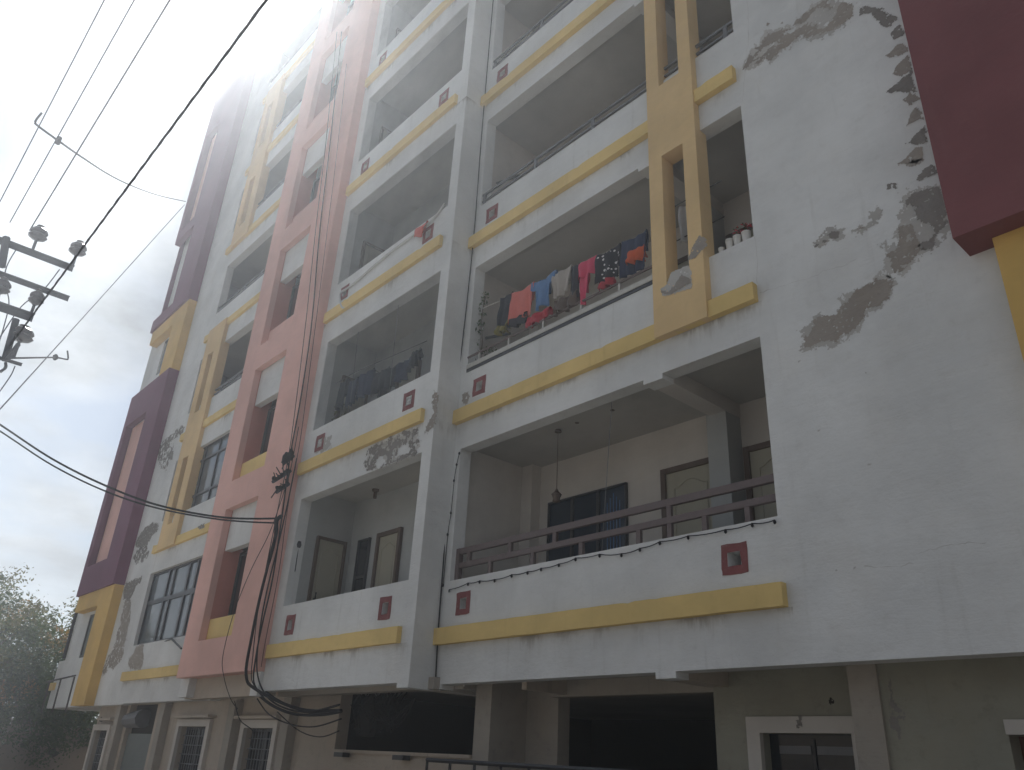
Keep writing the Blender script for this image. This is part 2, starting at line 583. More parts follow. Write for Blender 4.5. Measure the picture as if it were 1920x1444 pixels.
def holed_wall(x0, x1, z0, z1, y0, y1, voids, fills=()):
    """a wall slab from y0 (front) to y1 with rectangular openings cut through it"""
    xs = sorted({x0, x1, *[v for h in list(voids) + list(fills) for v in h[:2] if x0 < v < x1]})
    zs = sorted({z0, z1, *[v for h in list(voids) + list(fills) for v in h[2:] if z0 < v < z1]})
    nx, nz = len(xs) - 1, len(zs) - 1

    def solid(i, j):
        if not (0 <= i < nx and 0 <= j < nz):
            return False
        cx, cz = (xs[i] + xs[i + 1]) / 2, (zs[j] + zs[j + 1]) / 2
        for a, b, c, d in fills:
            if a < cx < b and c < cz < d:
                return True
        for a, b, c, d in voids:
            if a < cx < b and c < cz < d:
                return False
        return True

    mb = MB()
    idx = {}

    def vid(i, j, s):
        if (i, j, s) not in idx:
            idx[(i, j, s)] = len(mb.v)
            mb.v.append((xs[i], (y0, y1)[s], zs[j]))
        return idx[(i, j, s)]

    for i in range(nx):
        for j in range(nz):
            if not solid(i, j):
                continue
            mb.f.append((vid(i, j, 0), vid(i + 1, j, 0), vid(i + 1, j + 1, 0), vid(i, j + 1, 0)))
            mb.f.append((vid(i, j, 1), vid(i, j + 1, 1), vid(i + 1, j + 1, 1), vid(i + 1, j, 1)))
            if not solid(i - 1, j):
                mb.f.append((vid(i, j, 0), vid(i, j + 1, 0), vid(i, j + 1, 1), vid(i, j, 1)))
            if not solid(i + 1, j):
                mb.f.append((vid(i + 1, j, 0), vid(i + 1, j, 1), vid(i + 1, j + 1, 1), vid(i + 1, j + 1, 0)))
            if not solid(i, j - 1):
                mb.f.append((vid(i, j, 0), vid(i, j, 1), vid(i + 1, j, 1), vid(i + 1, j, 0)))
            if not solid(i, j + 1):
                mb.f.append((vid(i, j + 1, 0), vid(i + 1, j + 1, 0), vid(i + 1, j + 1, 1), vid(i, j + 1, 1)))
    return mb


def inside(p, poly):
    x, y = p
    c = False
    for i in range(len(poly)):
        x1, y1 = poly[i]
        x2, y2 = poly[i - 1]
        if (y1 > y) != (y2 > y) and x < (x2 - x1) * (y - y1) / (y2 - y1) + x1:
            c = not c
    return c


def peel(Y, poly, holes=(), step=0.011, rag=0.05, eat=0.0, seed=0.0, mat="bare_render", label=None):
    """a place where the paint coat has fallen off: ragged outline, islands of paint left in it"""
    xs = [p[0] for p in poly]
    zs = [p[1] for p in poly]
    mb = MB()
    idx = {}
    x0, z0 = min(xs) - rag * 2, min(zs) - rag * 2
    nx, nz = int((max(xs) - x0 + rag * 2) / step) + 1, int((max(zs) - z0 + rag * 2) / step) + 1

    def on(i, j):
        x, z = x0 + (i + 0.5) * step, z0 + (j + 0.5) * step
        d = noise.noise_vector(Vector((x * 5 + seed, z * 5, seed)))
        e = noise.noise_vector(Vector((x * 19 + seed, z * 19, seed)))
        f = noise.noise_vector(Vector((x * 55 + seed, z * 55, seed)))
        q = (x + d.x * rag * 1.3 + e.x * rag * 1.1 + f.x * rag * 0.7, z + d.y * rag * 1.3 + e.y * rag * 1.1 + f.y * rag * 0.7)
        if not inside(q, poly):
            # loose crumbs a little way outside the edge
            if noise.noise(Vector((x * 42 + seed, z * 42, 3.3))) < 0.56:
                return False
            g = (x + d.x * rag * 2.5 + (q[0] - x) * 1.6, z + (q[1] - z) * 1.6)
            return inside(g, poly)
        if noise.noise(Vector((x * 34 + seed, z * 34, 8.8))) > 0.50:
            return False
        if any(inside(q, h) for h in holes):
            return False
        if eat and noise.noise(Vector((x * 9 + seed * 3, z * 9, 1.7))) + 0.5 * noise.noise(Vector((x * 27, z * 27, seed))) > 0.62 - eat:
            return False
        return True

    for i in range(nx):
        for j in range(nz):
            if on(i, j):
                q = []
                for a, b in ((0, 0), (1, 0), (1, 1), (0, 1)):
                    k = (i + a, j + b)
                    if k not in idx:
                        idx[k] = len(mb.v)
                        jx, jz = noise.random() * 0.5 - 0.25, noise.random() * 0.5 - 0.25
                        mb.v.append((x0 + (k[0] + jx) * step, Y, z0 + (k[1] + jz) * step))
                    q.append(idx[k])
                mb.f.append(tuple(q))
    if mb.f:
        return mb.make("peeled_plaster", mat, bld, label)


def sag(a, b, drop, n=14):
    a, b = Vector(a), Vector(b)
    return [a.lerp(b, k / n) - Vector((0, 0, drop * 4 * (k / n) * (1 - k / n))) for k in range(n + 1)]


def spline(pts, n=6):
    pts = [Vector(p) for p in pts]
    out = []
    for k in range(len(pts) - 1):
        p0, p1, p2, p3 = pts[max(k - 1, 0)], pts[k], pts[k + 1], pts[min(k + 2, len(pts) - 1)]
        for j in range(n):
            t = j / n
            out.append(0.5 * ((2 * p1) + (p2 - p0) * t + (2 * p0 - 5 * p1 + 4 * p2 - p3) * t * t + (3 * p1 - p0 - 3 * p2 + p3) * t ** 3))
    out.append(pts[-1])
    return out


# ================================================================ SETTING
g = MB().quad((-300, -300, 0), (300, -300, 0), (300, 300, 0), (-300, 300, 0)).make("ground", "ground_dirt")
g["kind"] = "structure"
rd = MB().quad((-200, -14.0, 0.004), (200, -14.0, 0.004), (200, -5.0, 0.004), (-200, -5.0, 0.004)).make("road", "road_pale_bounce")
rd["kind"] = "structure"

# ================================================================ THE BUILDING
bld = thing("apartment_building", "large peeling white apartment block with yellow bands, pink shaft and maroon corner boxes", "building", (0, 0, 0))
Z1, HA = 2.95, 3.07          # first yellow band and storey height, right half
HD = 3.02                    # far left section
NF = 7
TOP = 24.3

# ---- right bay facade (plane Y = 0)
voids, fills = [(-8.47, 2.2, 2.40, 2.48)], [(-5.10, -4.86, 2.40, 2.48)]
for k in range(NF):
    zb = Z1 + HA * k
    voids.append((-8.47, -3.66 if k == 0 else -3.62, zb + 0.81, zb + 2.67))
    fills.append((-5.16, -4.89, zb + 2.61, zb + 2.67))
    for xv in (-8.22, -4.21):
        if xv < -8 or k in (0, 3, 6):
            voids.append((xv, xv + 0.14, zb + 0.42, zb + 0.56))
holed_wall(-8.61, 2.1, 2.42, TOP, 0.0, 0.2, voids, fills).make("facade_wall", "white_wall", bld)

# ---- left bay facade, standing 0.4 m further out
voids, fills = [(-12.6, -8.86, 2.40, 2.47)], []
for k in range(NF):
    zb = Z1 + HA * k
    voids.append((-12.33, -8.84, zb + 0.80, zb + 2.60))
    for xv in (-12.06, -9.40):
        voids.append((xv, xv + 0.15, zb + 0.40, zb + 0.56))
holed_wall(-12.6, -8.61, 2.41, TOP, -0.4, -0.2, voids).make("facade_wall", "white_wall", bld)
B(-8.81, -8.61, -0.2, 0.0, 2.41, TOP).make("return_wall", "white_wall", bld)
B(-8.81, -8.615, 0.0, 1.7, 2.41, TOP).make("partition_wall", "interior_cream", bld)
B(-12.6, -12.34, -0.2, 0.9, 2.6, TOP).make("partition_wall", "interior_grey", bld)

# ---- left section with the glazed windows (plane Y = 0.12)
voids = [(-20.6, -15.9, 2.3, 2.46)]
for k in range(NF):
    zb = Z1 + HD * k
    if k == 0:
        voids.append((-20.88, -16.9, zb + 0.80, zb + 2.52))
    else:
        voids.append((-21.02 if k != 3 else -20.7, -16.9, zb + 0.85, zb + 2.50))
holed_wall(-22.75, -15.74, 2.44, 24.0, 0.12, 0.32, voids).make("facade_wall", "white_wall_far", bld)

# ---- end section
voids = [(-25.2, -24.5, 3.70, 4.86), (-25.1, -24.5, 12.35, 13.62)]
holed_wall(-26.5, -22.75, 2.44, 24.6, 0.12, 0.32, voids).make("facade_wall", "white_wall_far", bld)
B(-26.5, -26.3, 0.32, 13, 2.44, 24.6).make("end_wall", "white_wall_far", bld)
B(-22.75, -21.4, 0.10, 3.0, 24.0, 24.85).make("roof_parapet", "white_wall_far", bld)
B(-26.5, -22.75, 0.14, 3.0, 24.6, 25.4).make("roof_parapet", "white_wall_far", bld)

# ---- slabs, core and roof behind the facades
for k in range(NF + 1):
    zb = Z1 + HA * k
    t = 0.28 if k else 0.36
    z_lo = zb - t if k else 2.56
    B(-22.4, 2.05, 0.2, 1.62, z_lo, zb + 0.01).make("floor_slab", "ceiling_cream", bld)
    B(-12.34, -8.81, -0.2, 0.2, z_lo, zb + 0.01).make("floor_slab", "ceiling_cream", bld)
    if k < NF:
        if k:
            B(-5.12, -4.88, 0.2, 1.5, zb - 0.46, zb - 0.28).make("ceiling_beam", "interior_cream", bld)
        B(-5.17, -4.89, 1.2, 1.5, zb + 0.01, zb + HA - 0.28).make("balcony_pillar", "interior_grey", bld)
        B(-8.61, -8.38, 1.32, 1.5, zb + 0.01, zb + HA - 0.28).make("balcony_pillar", "interior_cream", bld)
        B(-3.2, -3.0, 0.2, 1.5, zb + 0.01, zb + HA - 0.28).make("partition_wall", "interior_grey", bld)
B(-5.12, -4.88, 0.2, 1.5, Z1 + HA * NF - 0.46, Z1 + HA * NF - 0.28).make("ceiling_beam", "interior_cream", bld)
B(-8.615, 2.0, 1.5, 1.7, 2.57, TOP - 0.05).make("back_wall", "interior_cream", bld)
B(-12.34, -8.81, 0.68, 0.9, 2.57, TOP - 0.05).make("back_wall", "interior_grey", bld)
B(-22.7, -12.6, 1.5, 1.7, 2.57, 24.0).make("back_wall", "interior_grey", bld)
B(-26.3, 2.0, 1.7, 13.0, 2.57, 23.9).make("core_wall", "white_wall_far", bld)
B(-26.3, 2.1, 0.3, 13.0, 24.02, 24.12).make("roof", "roof_cement", bld)
B(1.9, 2.1, 0.2, 13.0, 0.0, TOP - 0.01).make("end_wall", "white_wall", bld)

# ---- yellow bands (each one a piece)
for k in range(NF):
    zb = Z1 + HA * k
    rough_band(-8.64, -3.64, -0.085, 0.0, zb, zb + 0.205).make("yellow_band", "yellow_paint", bld)
    rough_band(-12.53, -8.87, -0.47, -0.4, zb, zb + 0.205).make("yellow_band", "yellow_paint", bld)
    zd = Z1 + HD * k
    rough_band(-21.0, -15.76, 0.05, 0.12, zd, zd + 0.20).make("yellow_band", "yellow_paint", bld)

# ---- peach columns with a slot, two storeys each
def slotted_column(xa, xb, ys, yf, z0, z1, slots, depth_to):
    w = holed_wall(xa, xb, z0, z1, yf, depth_to, slots)
    return w.make("slotted_column", "peach_column", bld)


XCL, XCR = -4.90, -4.19
for a in (1, 4):
    zlo, zhi = Z1 + HA * a, Z1 + HA * (a + 2) + 0.205
    slots = [(XCL + 0.20, XCR - 0.19, Z1 + HA * q + 0.62 + (0.0 if q % 3 == 1 else 0.0), Z1 + HA * q + 2.52) for q in (a, a + 1)]
    slotted_column(XCL, XCR, 0, -0.11, zlo, zhi, slots, 0.12)
    zlo, zhi = Z1 + HD * a, Z1 + HD * (a + 2) + 0.205
    slots = [(-20.22, -19.86, Z1 + HD * q + 0.6, Z1 + HD * q + 2.35) for q in (a, a + 1)]
    slotted_column(-20.58, -19.44, 0, 0.02, zlo, zhi, slots, 0.26)

# ---- red surrounds of the drain holes
def vent(x, y, z, w, h, s=0.07, mat="vent_red"):
    m = holed_wall(x - s, x + w + s, z - s, z + h + s, y - 0.006, y + 0.0, [(x, x + w, z, z + h)])
    # hand-painted edge: nudge the outline
    m.v = [(a + random.uniform(-.008, .008), b, c + random.uniform(-.008, .008)) for a, b, c in m.v]
    return m.make("vent_surround", mat, bld)


for k in range(NF):
    zb = Z1 + HA * k
    vent(-8.22, 0.0, zb + 0.42, 0.14, 0.14)
    if k in (0, 3, 6):
        vent(-4.21, 0.0, zb + 0.42, 0.14, 0.14)
    for xv in (-12.06, -9.40):
        v = vent(xv, -0.4, zb + 0.40, 0.15, 0.16)
        MB().quad((xv, -0.30, zb + 0.40), (xv + 0.15, -0.30, zb + 0.40), (xv + 0.15, -0.30, zb + 0.56), (xv, -0.30, zb + 0.56)).make("vent_infill", "interior_grey" if k else "vent_red", v)
        if k == 1:
            m = MB()
            for q in range(3):
                m.box(xv + 0.02, xv + 0.13, -0.40, -0.385, zb + 0.42 + q * 0.05, zb + 0.445 + q * 0.05)
            m.box(xv + 0.065, xv + 0.085, -0.402, -0.384, zb + 0.42, zb + 0.54)
            m.make("vent_grille", "plastic_white", v)

# ---- bird netting over the upper left bay openings, its grey also adds a hazy veil
for k in (1, 2, 3, 4, 5):
    zb = Z1 + HA * k
    MB().quad((-12.33, -0.385, zb + 0.80), (-8.84, -0.385, zb + 0.80), (-8.84, -0.385, zb + 2.60), (-12.33, -0.385, zb + 2.60)).make("balcony_net", "bird_net", bld)

# ---- pink shaft
PX0, PX1 = -15.74, -12.60
pv = []
for k in range(NF):
    zp = 3.37 + 3.05 * k
    pv.append((-15.06, -13.66, zp, zp + 2.47))
holed_wall(PX0, PX1, 2.76, 24.2, -0.60, -0.47, pv).make("pink_shaft_front", "pink_paint", bld)
B(PX1 - 0.12, PX1, -0.47, -0.4, 2.76, 24.2).make("pink_shaft_side", "pink_paint", bld)
B(PX0, PX0 + 0.12, -0.47, 0.118, 2.76, 24.2).make("pink_shaft_side", "pink_paint", bld)
B(PX0 + 0.12, PX1 - 0.12, -0.47, -0.12, 2.765, 2.95).make("pink_shaft_floor", "pink_paint", bld)
for k in range(NF):
    zp = 3.37 + 3.05 * k
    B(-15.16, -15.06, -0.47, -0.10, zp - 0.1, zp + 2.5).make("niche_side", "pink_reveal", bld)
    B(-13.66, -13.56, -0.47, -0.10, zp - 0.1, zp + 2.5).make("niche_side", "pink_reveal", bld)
    B(-15.055, -13.665, -0.465, -0.37, zp - 0.05, zp + 0.40).make("niche_sill", "yellow_paint" if k < 2 else "pink_paint", bld)
    B(-15.055, -13.665, -0.455, -0.32, zp + 1.68, zp + 2.49).make("niche_lintel", "white_wall_far", bld)
    wf = holed_wall(-15.055, -13.665, zp + 0.38, zp + 1.70, -0.15, -0.11,
                    [(-15.0, -14.4, zp + 0.46, zp + 1.64), (-14.34, -13.72, zp + 0.46, zp + 1.64)]).make("niche_window", "dark_frame", bld)
    MB().quad((-15.02, -0.125, zp + 0.4), (-13.7, -0.125, zp + 0.4), (-13.7, -0.125, zp + 1.68), (-15.02, -0.125, zp + 1.68)).make("pane", "pane_dark", wf)
B(-15.86, -12.6, -0.32, -0.14, 2.42, 2.765).make("shaft_beam", "beige_wall", bld)
B(-12.86, -12.604, -0.46, -0.14, 2.40, 2.766).make("shaft_bracket", "white_wall", bld)
B(-15.85, -15.45, -0.46, -0.14, 2.44, 2.766).make("shaft_bracket", "white_wall", bld)

# ---- corner boxes: maroon at the right, a bluish hazy copy of it at the far left
YM = -0.35
XM = -1.67
m = holed_wall(XM, 1.6, 5.63, 11.75, YM, YM + 0.2, [(-0.5, 1.2, 6.5, 10.7)])
m.make("maroon_box", "maroon_paint", bld, "wide maroon box at the right end")
mb_ = MB()
mb_.box(XM, XM + 0.12, YM + 0.2, -0.0, 5.63, 11.75).box(XM + 0.12, 1.6, YM + 0.2, 0.0, 5.63, 5.80).box(XM + 0.12, 1.6, YM + 0.2, 0.0, 11.6, 11.75)
mb_.make("maroon_box_return", "maroon_paint", bld)
B(-0.5, 1.2, YM + 0.21, YM + 0.24, 6.5, 10.7).make("box_infill", "pink_paint", bld)
XY = -1.45
holed_wall(XY, 1.55, 2.48, 5.63, -0.14, 0.0, [(XY + 1.05, 1.5, 2.48, 5.1)]).make("yellow_surround", "yellow_tower", bld)

for z0, z1, rec in ((5.40, 11.74, (-25.70, -23.90, 6.22, 10.66)), (14.15, 24.98, (-25.70, -24.5, 18.2, 22.6))):
    m = holed_wall(-26.0, -22.75, z0, z1, -0.18, 0.0, [rec] + ([(-26.1, -24.25, 14.6, 17.75)] if z0 > 12 else []))
    m.make("purple_box", "maroon_hazed", bld)
    mb_ = MB()
    mb_.box(-22.87, -22.75, 0.0, 0.118, z0, z1).box(-26.0, -22.87, 0.0, 0.118, z0, z0 + 0.12).box(-26.0, -22.87, 0.0, 0.118, z1 - 0.12, z1).box(-26.0, -25.88, 0.0, 0.118, z0 + 0.12, z1 - 0.12)
    mb_.make("purple_box_return", "maroon_hazed", bld)
    B(rec[0], rec[1] - 0.5, 0.02, 0.06, rec[2], rec[3]).make("box_infill", "pink_paint", bld)
    wz = rec[2]
    while wz + 1.2 < rec[3]:
        wf = holed_wall(rec[1] - 0.5, rec[1], wz, wz + 1.45, 0.02, 0.06, [(rec[1] - 0.45, rec[1] - 0.05, wz + 0.06, wz + 1.38)]).make("narrow_window", "rail_grey", bld)
        MB().quad((rec[1] - 0.46, 0.05, wz + 0.04), (rec[1] - 0.04, 0.05, wz + 0.04), (rec[1] - 0.04, 0.05, wz + 1.4), (rec[1] - 0.46, 0.05, wz + 1.4)).make("pane", "pane_grey", wf)
        wz += 1.48
for z0, z1, zt in ((2.44, 5.40, 4.95), (11.74, 14.15, 13.66)):
    m = holed_wall(-25.9, -22.75, z0, z1, -0.12, 0.118, [(-25.95, -23.85, z0, zt)])
    m.make("yellow_surround", "yellow_tower", bld)
for z0, z1 in ((3.70, 4.86), (12.35, 13.62)):
    wf = holed_wall(-25.2, -24.5, z0, z1, 0.13, 0.17, [(-25.14, -24.56, z0 + 0.07, z1 - 0.07)]).make("end_window", "dark_frame", bld)
    MB().quad((-25.18, 0.16, z0), (-24.52, 0.16, z0), (-24.52, 0.16, z1), (-25.18, 0.16, z1)).make("pane", "pane_grey", wf)
MB().tube([(-26.47, 0.06, 3.75), (-26.47, 0.06, 5.35)], 0.045, 8).make("drain_pipe", "black_metal", bld)
B(-27.25, -25.9, 0.16, 1.2, 2.44, 3.72).make("end_balcony", "white_wall_far", bld)
B(-27.5, -26.9, 0.10, 0.5, 2.92, 3.12).make("end_balcony_band", "yellow_paint", bld)
for q, (ca, cb) in enumerate(((16.9, 17.15), (14.0, 14.2), (20.0, 20.2))):
    B(-26.75, -26.45, 0.25, 2.0, ca, cb).make("end_cornice", "white_wall_far", bld)

# ---- cage of thin bars at the lower left
cage = MB().tube([(-27.1, -0.05, 3.13), (-24.4, -0.05, 3.2)], 0.022, 6).make("window_cage", "rusty_metal", bld)
for x in (-26.8, -25.7, -24.45):
    MB().tube([(x, -0.05, 3.17), (x + 0.03, -0.05, 2.3)], 0.022, 6).make("cage_bar", "rusty_metal", cage)

# ---- railings of the right bay
def railing(xa, xb, y, ztop, zmid, zs, uppers, lowers, mat, h=0.078, hm=0.07, t=0.05):
    r = B(xa, xb, y, y + t, ztop - h, ztop).make("balcony_railing", mat, bld, bevel=0.004)
    B(xa, xb, y, y + t, zmid - hm, zmid).make("middle_rail", mat, r, bevel=0.004)
    for x in uppers:
        B(x - 0.028, x + 0.028, y + 0.004, y + t - 0.004, zmid, ztop - h).make("post", mat, r)
    for x in lowers:
        B(x - 0.028, x + 0.028, y + 0.004, y + t - 0.004, zs, zmid - hm).make("post", mat, r)
    return r


UP = [-8.22, -7.41, -6.62, -4.94]
LO = [-7.78, -6.99, -6.19, -5.35, -4.94, -4.51, -4.02]
railing(-8.47, -3.66, 0.08, 4.20, 4.005, Z1 + 0.81, UP, LO, "rail_brown")
B(-8.47, -8.40, 0.07, 0.14, Z1 + 0.81, 4.2).make("end_post", "rail_brown", bld)
for k in (2, 3, 4, 5, 6):
    zb = Z1 + HA * k
    railing(-8.47, -3.62, 0.02, zb + 1.06, zb + 0.92, zb + 0.81, [-8.42, -7.2, -6.0, -4.9, -3.75], [-8.42, -7.2, -6.0, -4.9, -3.75], "rail_grey", 0.035, 0.03, 0.035)
# second floor: cream steel rail with white clips and a dark strip filling the ledge gap
zb = Z1 + HA
r2 = B(-8.47, -4.95, -0.02, 0.05, zb + 0.86, zb + 0.93).make("balcony_railing", "rail_white", bld, bevel=0.004)
B(-8.47, -4.95, -0.012, 0.04, zb + 0.81, zb + 0.86).make("gap_dark_strip", "dark_frame", r2)
MB().tube([(-8.47, 0.0, zb + 1.06), (-4.95, 0.0, zb + 1.06)], 0.018, 6).make("middle_rail", "rail_brown", r2)
for x in (-8.2, -7.55, -6.85, -6.15, -5.5):
    B(x - 0.014, x + 0.014, -0.01, 0.02, zb + 0.93, zb + 1.08).make("post", "rail_white", r2)
# left window section balconies
for k in (2, 3, 4, 5, 6):
    zb = Z1 + HD * k
    railing(-21.0, -16.9, 0.15, zb + 1.1, zb + 0.97, zb + 0.85, [-20.0, -19.0, -18.0, -17.2], [-20.0, -19.0, -18.0, -17.2], "rail_grey", 0.045, 0.04, 0.04)
# brackets poking from the side wall
for k in (1, 2, 3, 4):
    zb = Z1 + HA * k
    MB().tube([(-8.61, 0.42, zb + 1.62), (-8.12, 0.5, zb + 1.55)], 0.022, 6).make("wall_bracket", "dark_frame", bld)

# ---- doors and windows inside the balconies
def door(x0, x1, y, z0, z1, arch=True, thick=0.07, axis='x', name="balcony_door"):
    def bb(a0, a1, p0, p1, c0, c1):
        if axis == 'x':
            return B(a0, a1, y - p1, y - p0, c0, c1)
        return B(y + p0, y + p1, a0, a1, c0, c1)
    pn = bb(x0 + thick, x1 - thick, -0.01, 0.025, z0, z1 - thick).make(name, "door_cream", bld)
    bb(x0, x0 + thick, -0.01, 0.06, z0, z1).make("door_frame", "brown_frame", pn)
    bb(x1 - thick, x1, -0.01, 0.06, z0, z1).make("door_frame", "brown_frame", pn)
    bb(x0 + thick, x1 - thick, -0.01, 0.055, z1 - thick, z1).make("door_frame", "brown_frame", pn)
    # raised beading round two panels, arched at the top
    w = x1 - x0
    xa, xb_ = x0 + thick + w * 0.14, x1 - thick - w * 0.14
    zt = z1 - thick - 0.22
    pts = [(xa, z0 + 0.15)]
    for q in range(9):
        t = q / 8
        pts.append((xa + (xb_ - xa) * t, zt + 0.09 * math.sin(math.pi * t) ** 2))
    pts.append((xb_, z0 + 0.15))
    if axis == 'x':
        p3 = [(a, y - 0.027, c) for a, c in pts]
    else:
        p3 = [(y + 0.027, a, c) for a, c in pts]
    MB().tube(p3, 0.010, 5).make("door_moulding", "door_cream", pn)
    if axis == 'x':
        h = MB().tube([(x0 + thick + 0.06, y - 0.03, z0 + 1.0), (x0 + thick + 0.06, y - 0.08, z0 + 1.0), (x0 + thick + 0.06, y - 0.08, z0 + 1.1)], 0.014, 6)
    else:
        h = MB().tube([(y + 0.03, x0 + thick + 0.06, z0 + 0.98), (y + 0.08, x0 + thick + 0.06, z0 + 0.98), (y + 0.08, x0 + thick + 0.06, z0 + 1.08)], 0.016, 6)
    h.make("handle", "black_metal", pn)
    return pn


def window(x0, x1, y, z0, z1, cols, rows, pane, frame="dark_frame", t=0.05, name="balcony_window", depth=0.05):
    vo = []
    for i in range(len(cols) - 1):
        for j in range(len(rows) - 1):
            vo.append((x0 + (x1 - x0) * cols[i] + t / 2, x0 + (x1 - x0) * cols[i + 1] - t / 2, z0 + (z1 - z0) * rows[j] + t / 2, z0 + (z1 - z0) * rows[j + 1] - t / 2))
    w = holed_wall(x0, x1, z0, z1, y - depth, y - 0.002, vo).make(name, frame, bld)
    for a, b, c, d in vo:
        MB().quad((a - 0.01, y - depth * 0.4, c - 0.01), (b + 0.01, y - depth * 0.4, c - 0.01), (b + 0.01, y - depth * 0.4, d + 0.01), (a - 0.01, y - depth * 0.4, d + 0.01)).make("pane", pane, w)
    return w


for k in range(NF):
    zb = Z1 + HA * k
    if k != 1:
        window(-8.16, -6.67, 1.5, zb + 0.75, zb + 2.17, (0, .33, .66, 1), (0, 1), "pane_blue")
    door(-6.08, -5.20, 1.5, zb + 0.02, zb + 2.2)
    door(-4.85, -4.05, 1.5, zb + 0.02, zb + 2.2)
    # left bay
    door(0.0, 0.58, -12.34, zb + 0.02, zb + 2.05, axis='y', thick=0.05)
    window(-12.02, -11.66, 0.68, zb + 0.75, zb + 2.05, (0, 1), (0, .5, 1), "pane_dark")
    door(-11.42, -10.72, 0.68, zb + 0.02, zb + 2.07)
    # left section
    zd = Z1 + HD * k
    if k > 1:
        door(-18.6, -17.7, 1.5, zd + 0.05, zd + 2.2)
        window(-20.6, -19.2, 1.5, zd + 0.9, zd + 2.2, (0, .5, 1), (0, 1), "pane_blue")
MB().tube([(-3.74, 0.24, Z1 + 0.9), (-3.74, 0.24, Z1 + 2.75)], 0.035, 8).make("rain_pipe", "plastic_white", bld)

# pale lattice sticker on the blue window of the first balcony
m = MB()
for q in range(5):
    m.tube([(-6.98 + 0.055 * q, 1.43, Z1 + 1.25), (-6.98 + 0.055 * q, 1.43, Z1 + 2.05 - 0.06 * abs(q - 2))], 0.008, 4)
m.make("window_lattice", "cloth_blue", bld)

# ---- glazed windows of the left section, first and second floor
window(-20.88, -16.9, 0.25, Z1 + 0.80, Z1 + 2.52, (0, .27, .36, .58, .70, 1), (0, .58, 1), "pane_tinted", t=0.10)
B(-20.84, -16.94, 0.27, 0.285, Z1 + 0.84, Z1 + 1.28).make("lower_dark_sheet", "pane_dark", bld)  # dark sheet added behind the lower panes to darken them
window(-19.9, -16.9, 0.25, Z1 + HD + 0.85, Z1 + HD + 2.50, (0, .22, .5, .78, 1), (0, .22, .78, 1), "pane_tinted", t=0.06)
window(-21.0, -20.6, 0.25, Z1 + HD + 0.85, Z1 + HD + 2.50, (0, 1), (0, 1), "pane_dark", t=0.06)
MB().tube([(-17.16,-0.10,3.43), (-18.39,0.10,3.73), (-19.01,0.15,3.71)], 0.02, 6).make("awning_stay", "black_metal", bld)

# ================================================================ GROUND FLOOR
gw = holed_wall(-23.1, -11.5, 0.0, 2.60, 0.40, 0.60,
                [(-22.95, -21.95, 0.3, 1.90), (-20.9, -19.15, 0.0, 2.46), (-17.55, -16.2, 0.5, 2.0), (-14.55, -13.45, 0.5, 1.98)])
gw.make("ground_floor_wall", "beige_wall", bld)
B(-23.1, -22.9, 0.6, 12, 0, 2.6).make("ground_floor_wall", "beige_wall", bld)
B(-11.5, -8.26, 0.40, 0.60, 0.0, 1.69).make("ground_floor_wall", "beige_wall", bld)
B(-8.26, -7.96, 0.40, 1.12, 0.0, 2.56).make("ground_pillar", "beige_pillar", bld)
B(-7.96, -7.4, 1.0, 1.2, 0.0, 2.56).make("ground_floor_wall", "beige_pillar", bld)
B(-7.4, -5.05, 0.86, 1.05, 2.38, 2.56).make("garage_lintel", "beige_pillar", bld)
holed_wall(-5.05, -3.40, 0.0, 2.56, 0.86, 1.06, [(-4.52, -3.62, 0.0, 2.0)]).make("ground_floor_wall", "green_grey_wall", bld)
B(-3.40, -3.15, 0.42, 0.86, 0.0, 2.56).make("ground_pillar", "beige_pillar", bld)
holed_wall(-3.15, 1.9, 0.0, 2.56, 0.45, 0.65, [(-2.26, -1.3, 0.0, 1.98)]).make("ground_floor_wall", "green_grey_wall", bld)
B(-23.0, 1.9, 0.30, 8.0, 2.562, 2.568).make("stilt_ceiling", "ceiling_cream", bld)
B(-8.46, -8.27, 0.2, 0.62, 2.44, 2.558).make("ground_beam", "beige_pillar", bld)
B(-5.10, -4.86, 0.2, 0.86, 2.422, 2.558).make("ground_beam", "beige_wall", bld)
B(-7.2, -7.12, 0.2, 0.86, 2.40, 2.558).make("ground_beam", "beige_wall", bld)
B(-12.6, -8.5, -0.1, 0.1, 2.42, 2.56).make("ground_beam", "beige_pillar", bld)
# parking hall behind: its deep shade is put into near-black walls and floor
B(-12.5, -5.0, 7.0, 7.2, 0, 2.56).make("parking_wall", "hall_shade_black", bld)
B(-12.6, -12.4, 0.6, 7.2, 0, 2.56).make("parking_wall", "hall_shade_black", bld)
B(-5.05, -4.9, 1.06, 7.2, 0, 2.56).make("parking_wall", "hall_shade_black", bld)
B(-12.4, -5.05, 0.62, 7.0, 0.004, 0.03).make("parking_floor", "hall_shade_black", bld)
# ledge and stubs along the low wall
B(-11.5, -8.26, 0.36, 0.40, 1.66, 1.70).make("wall_coping", "beige_wall", bld)
for x in (-11.11, -9.61):
    B(x - 0.12, x + 0.12, 0.24, 0.36, 1.60, 1.66).make("iron_stub", "black_metal", bld)

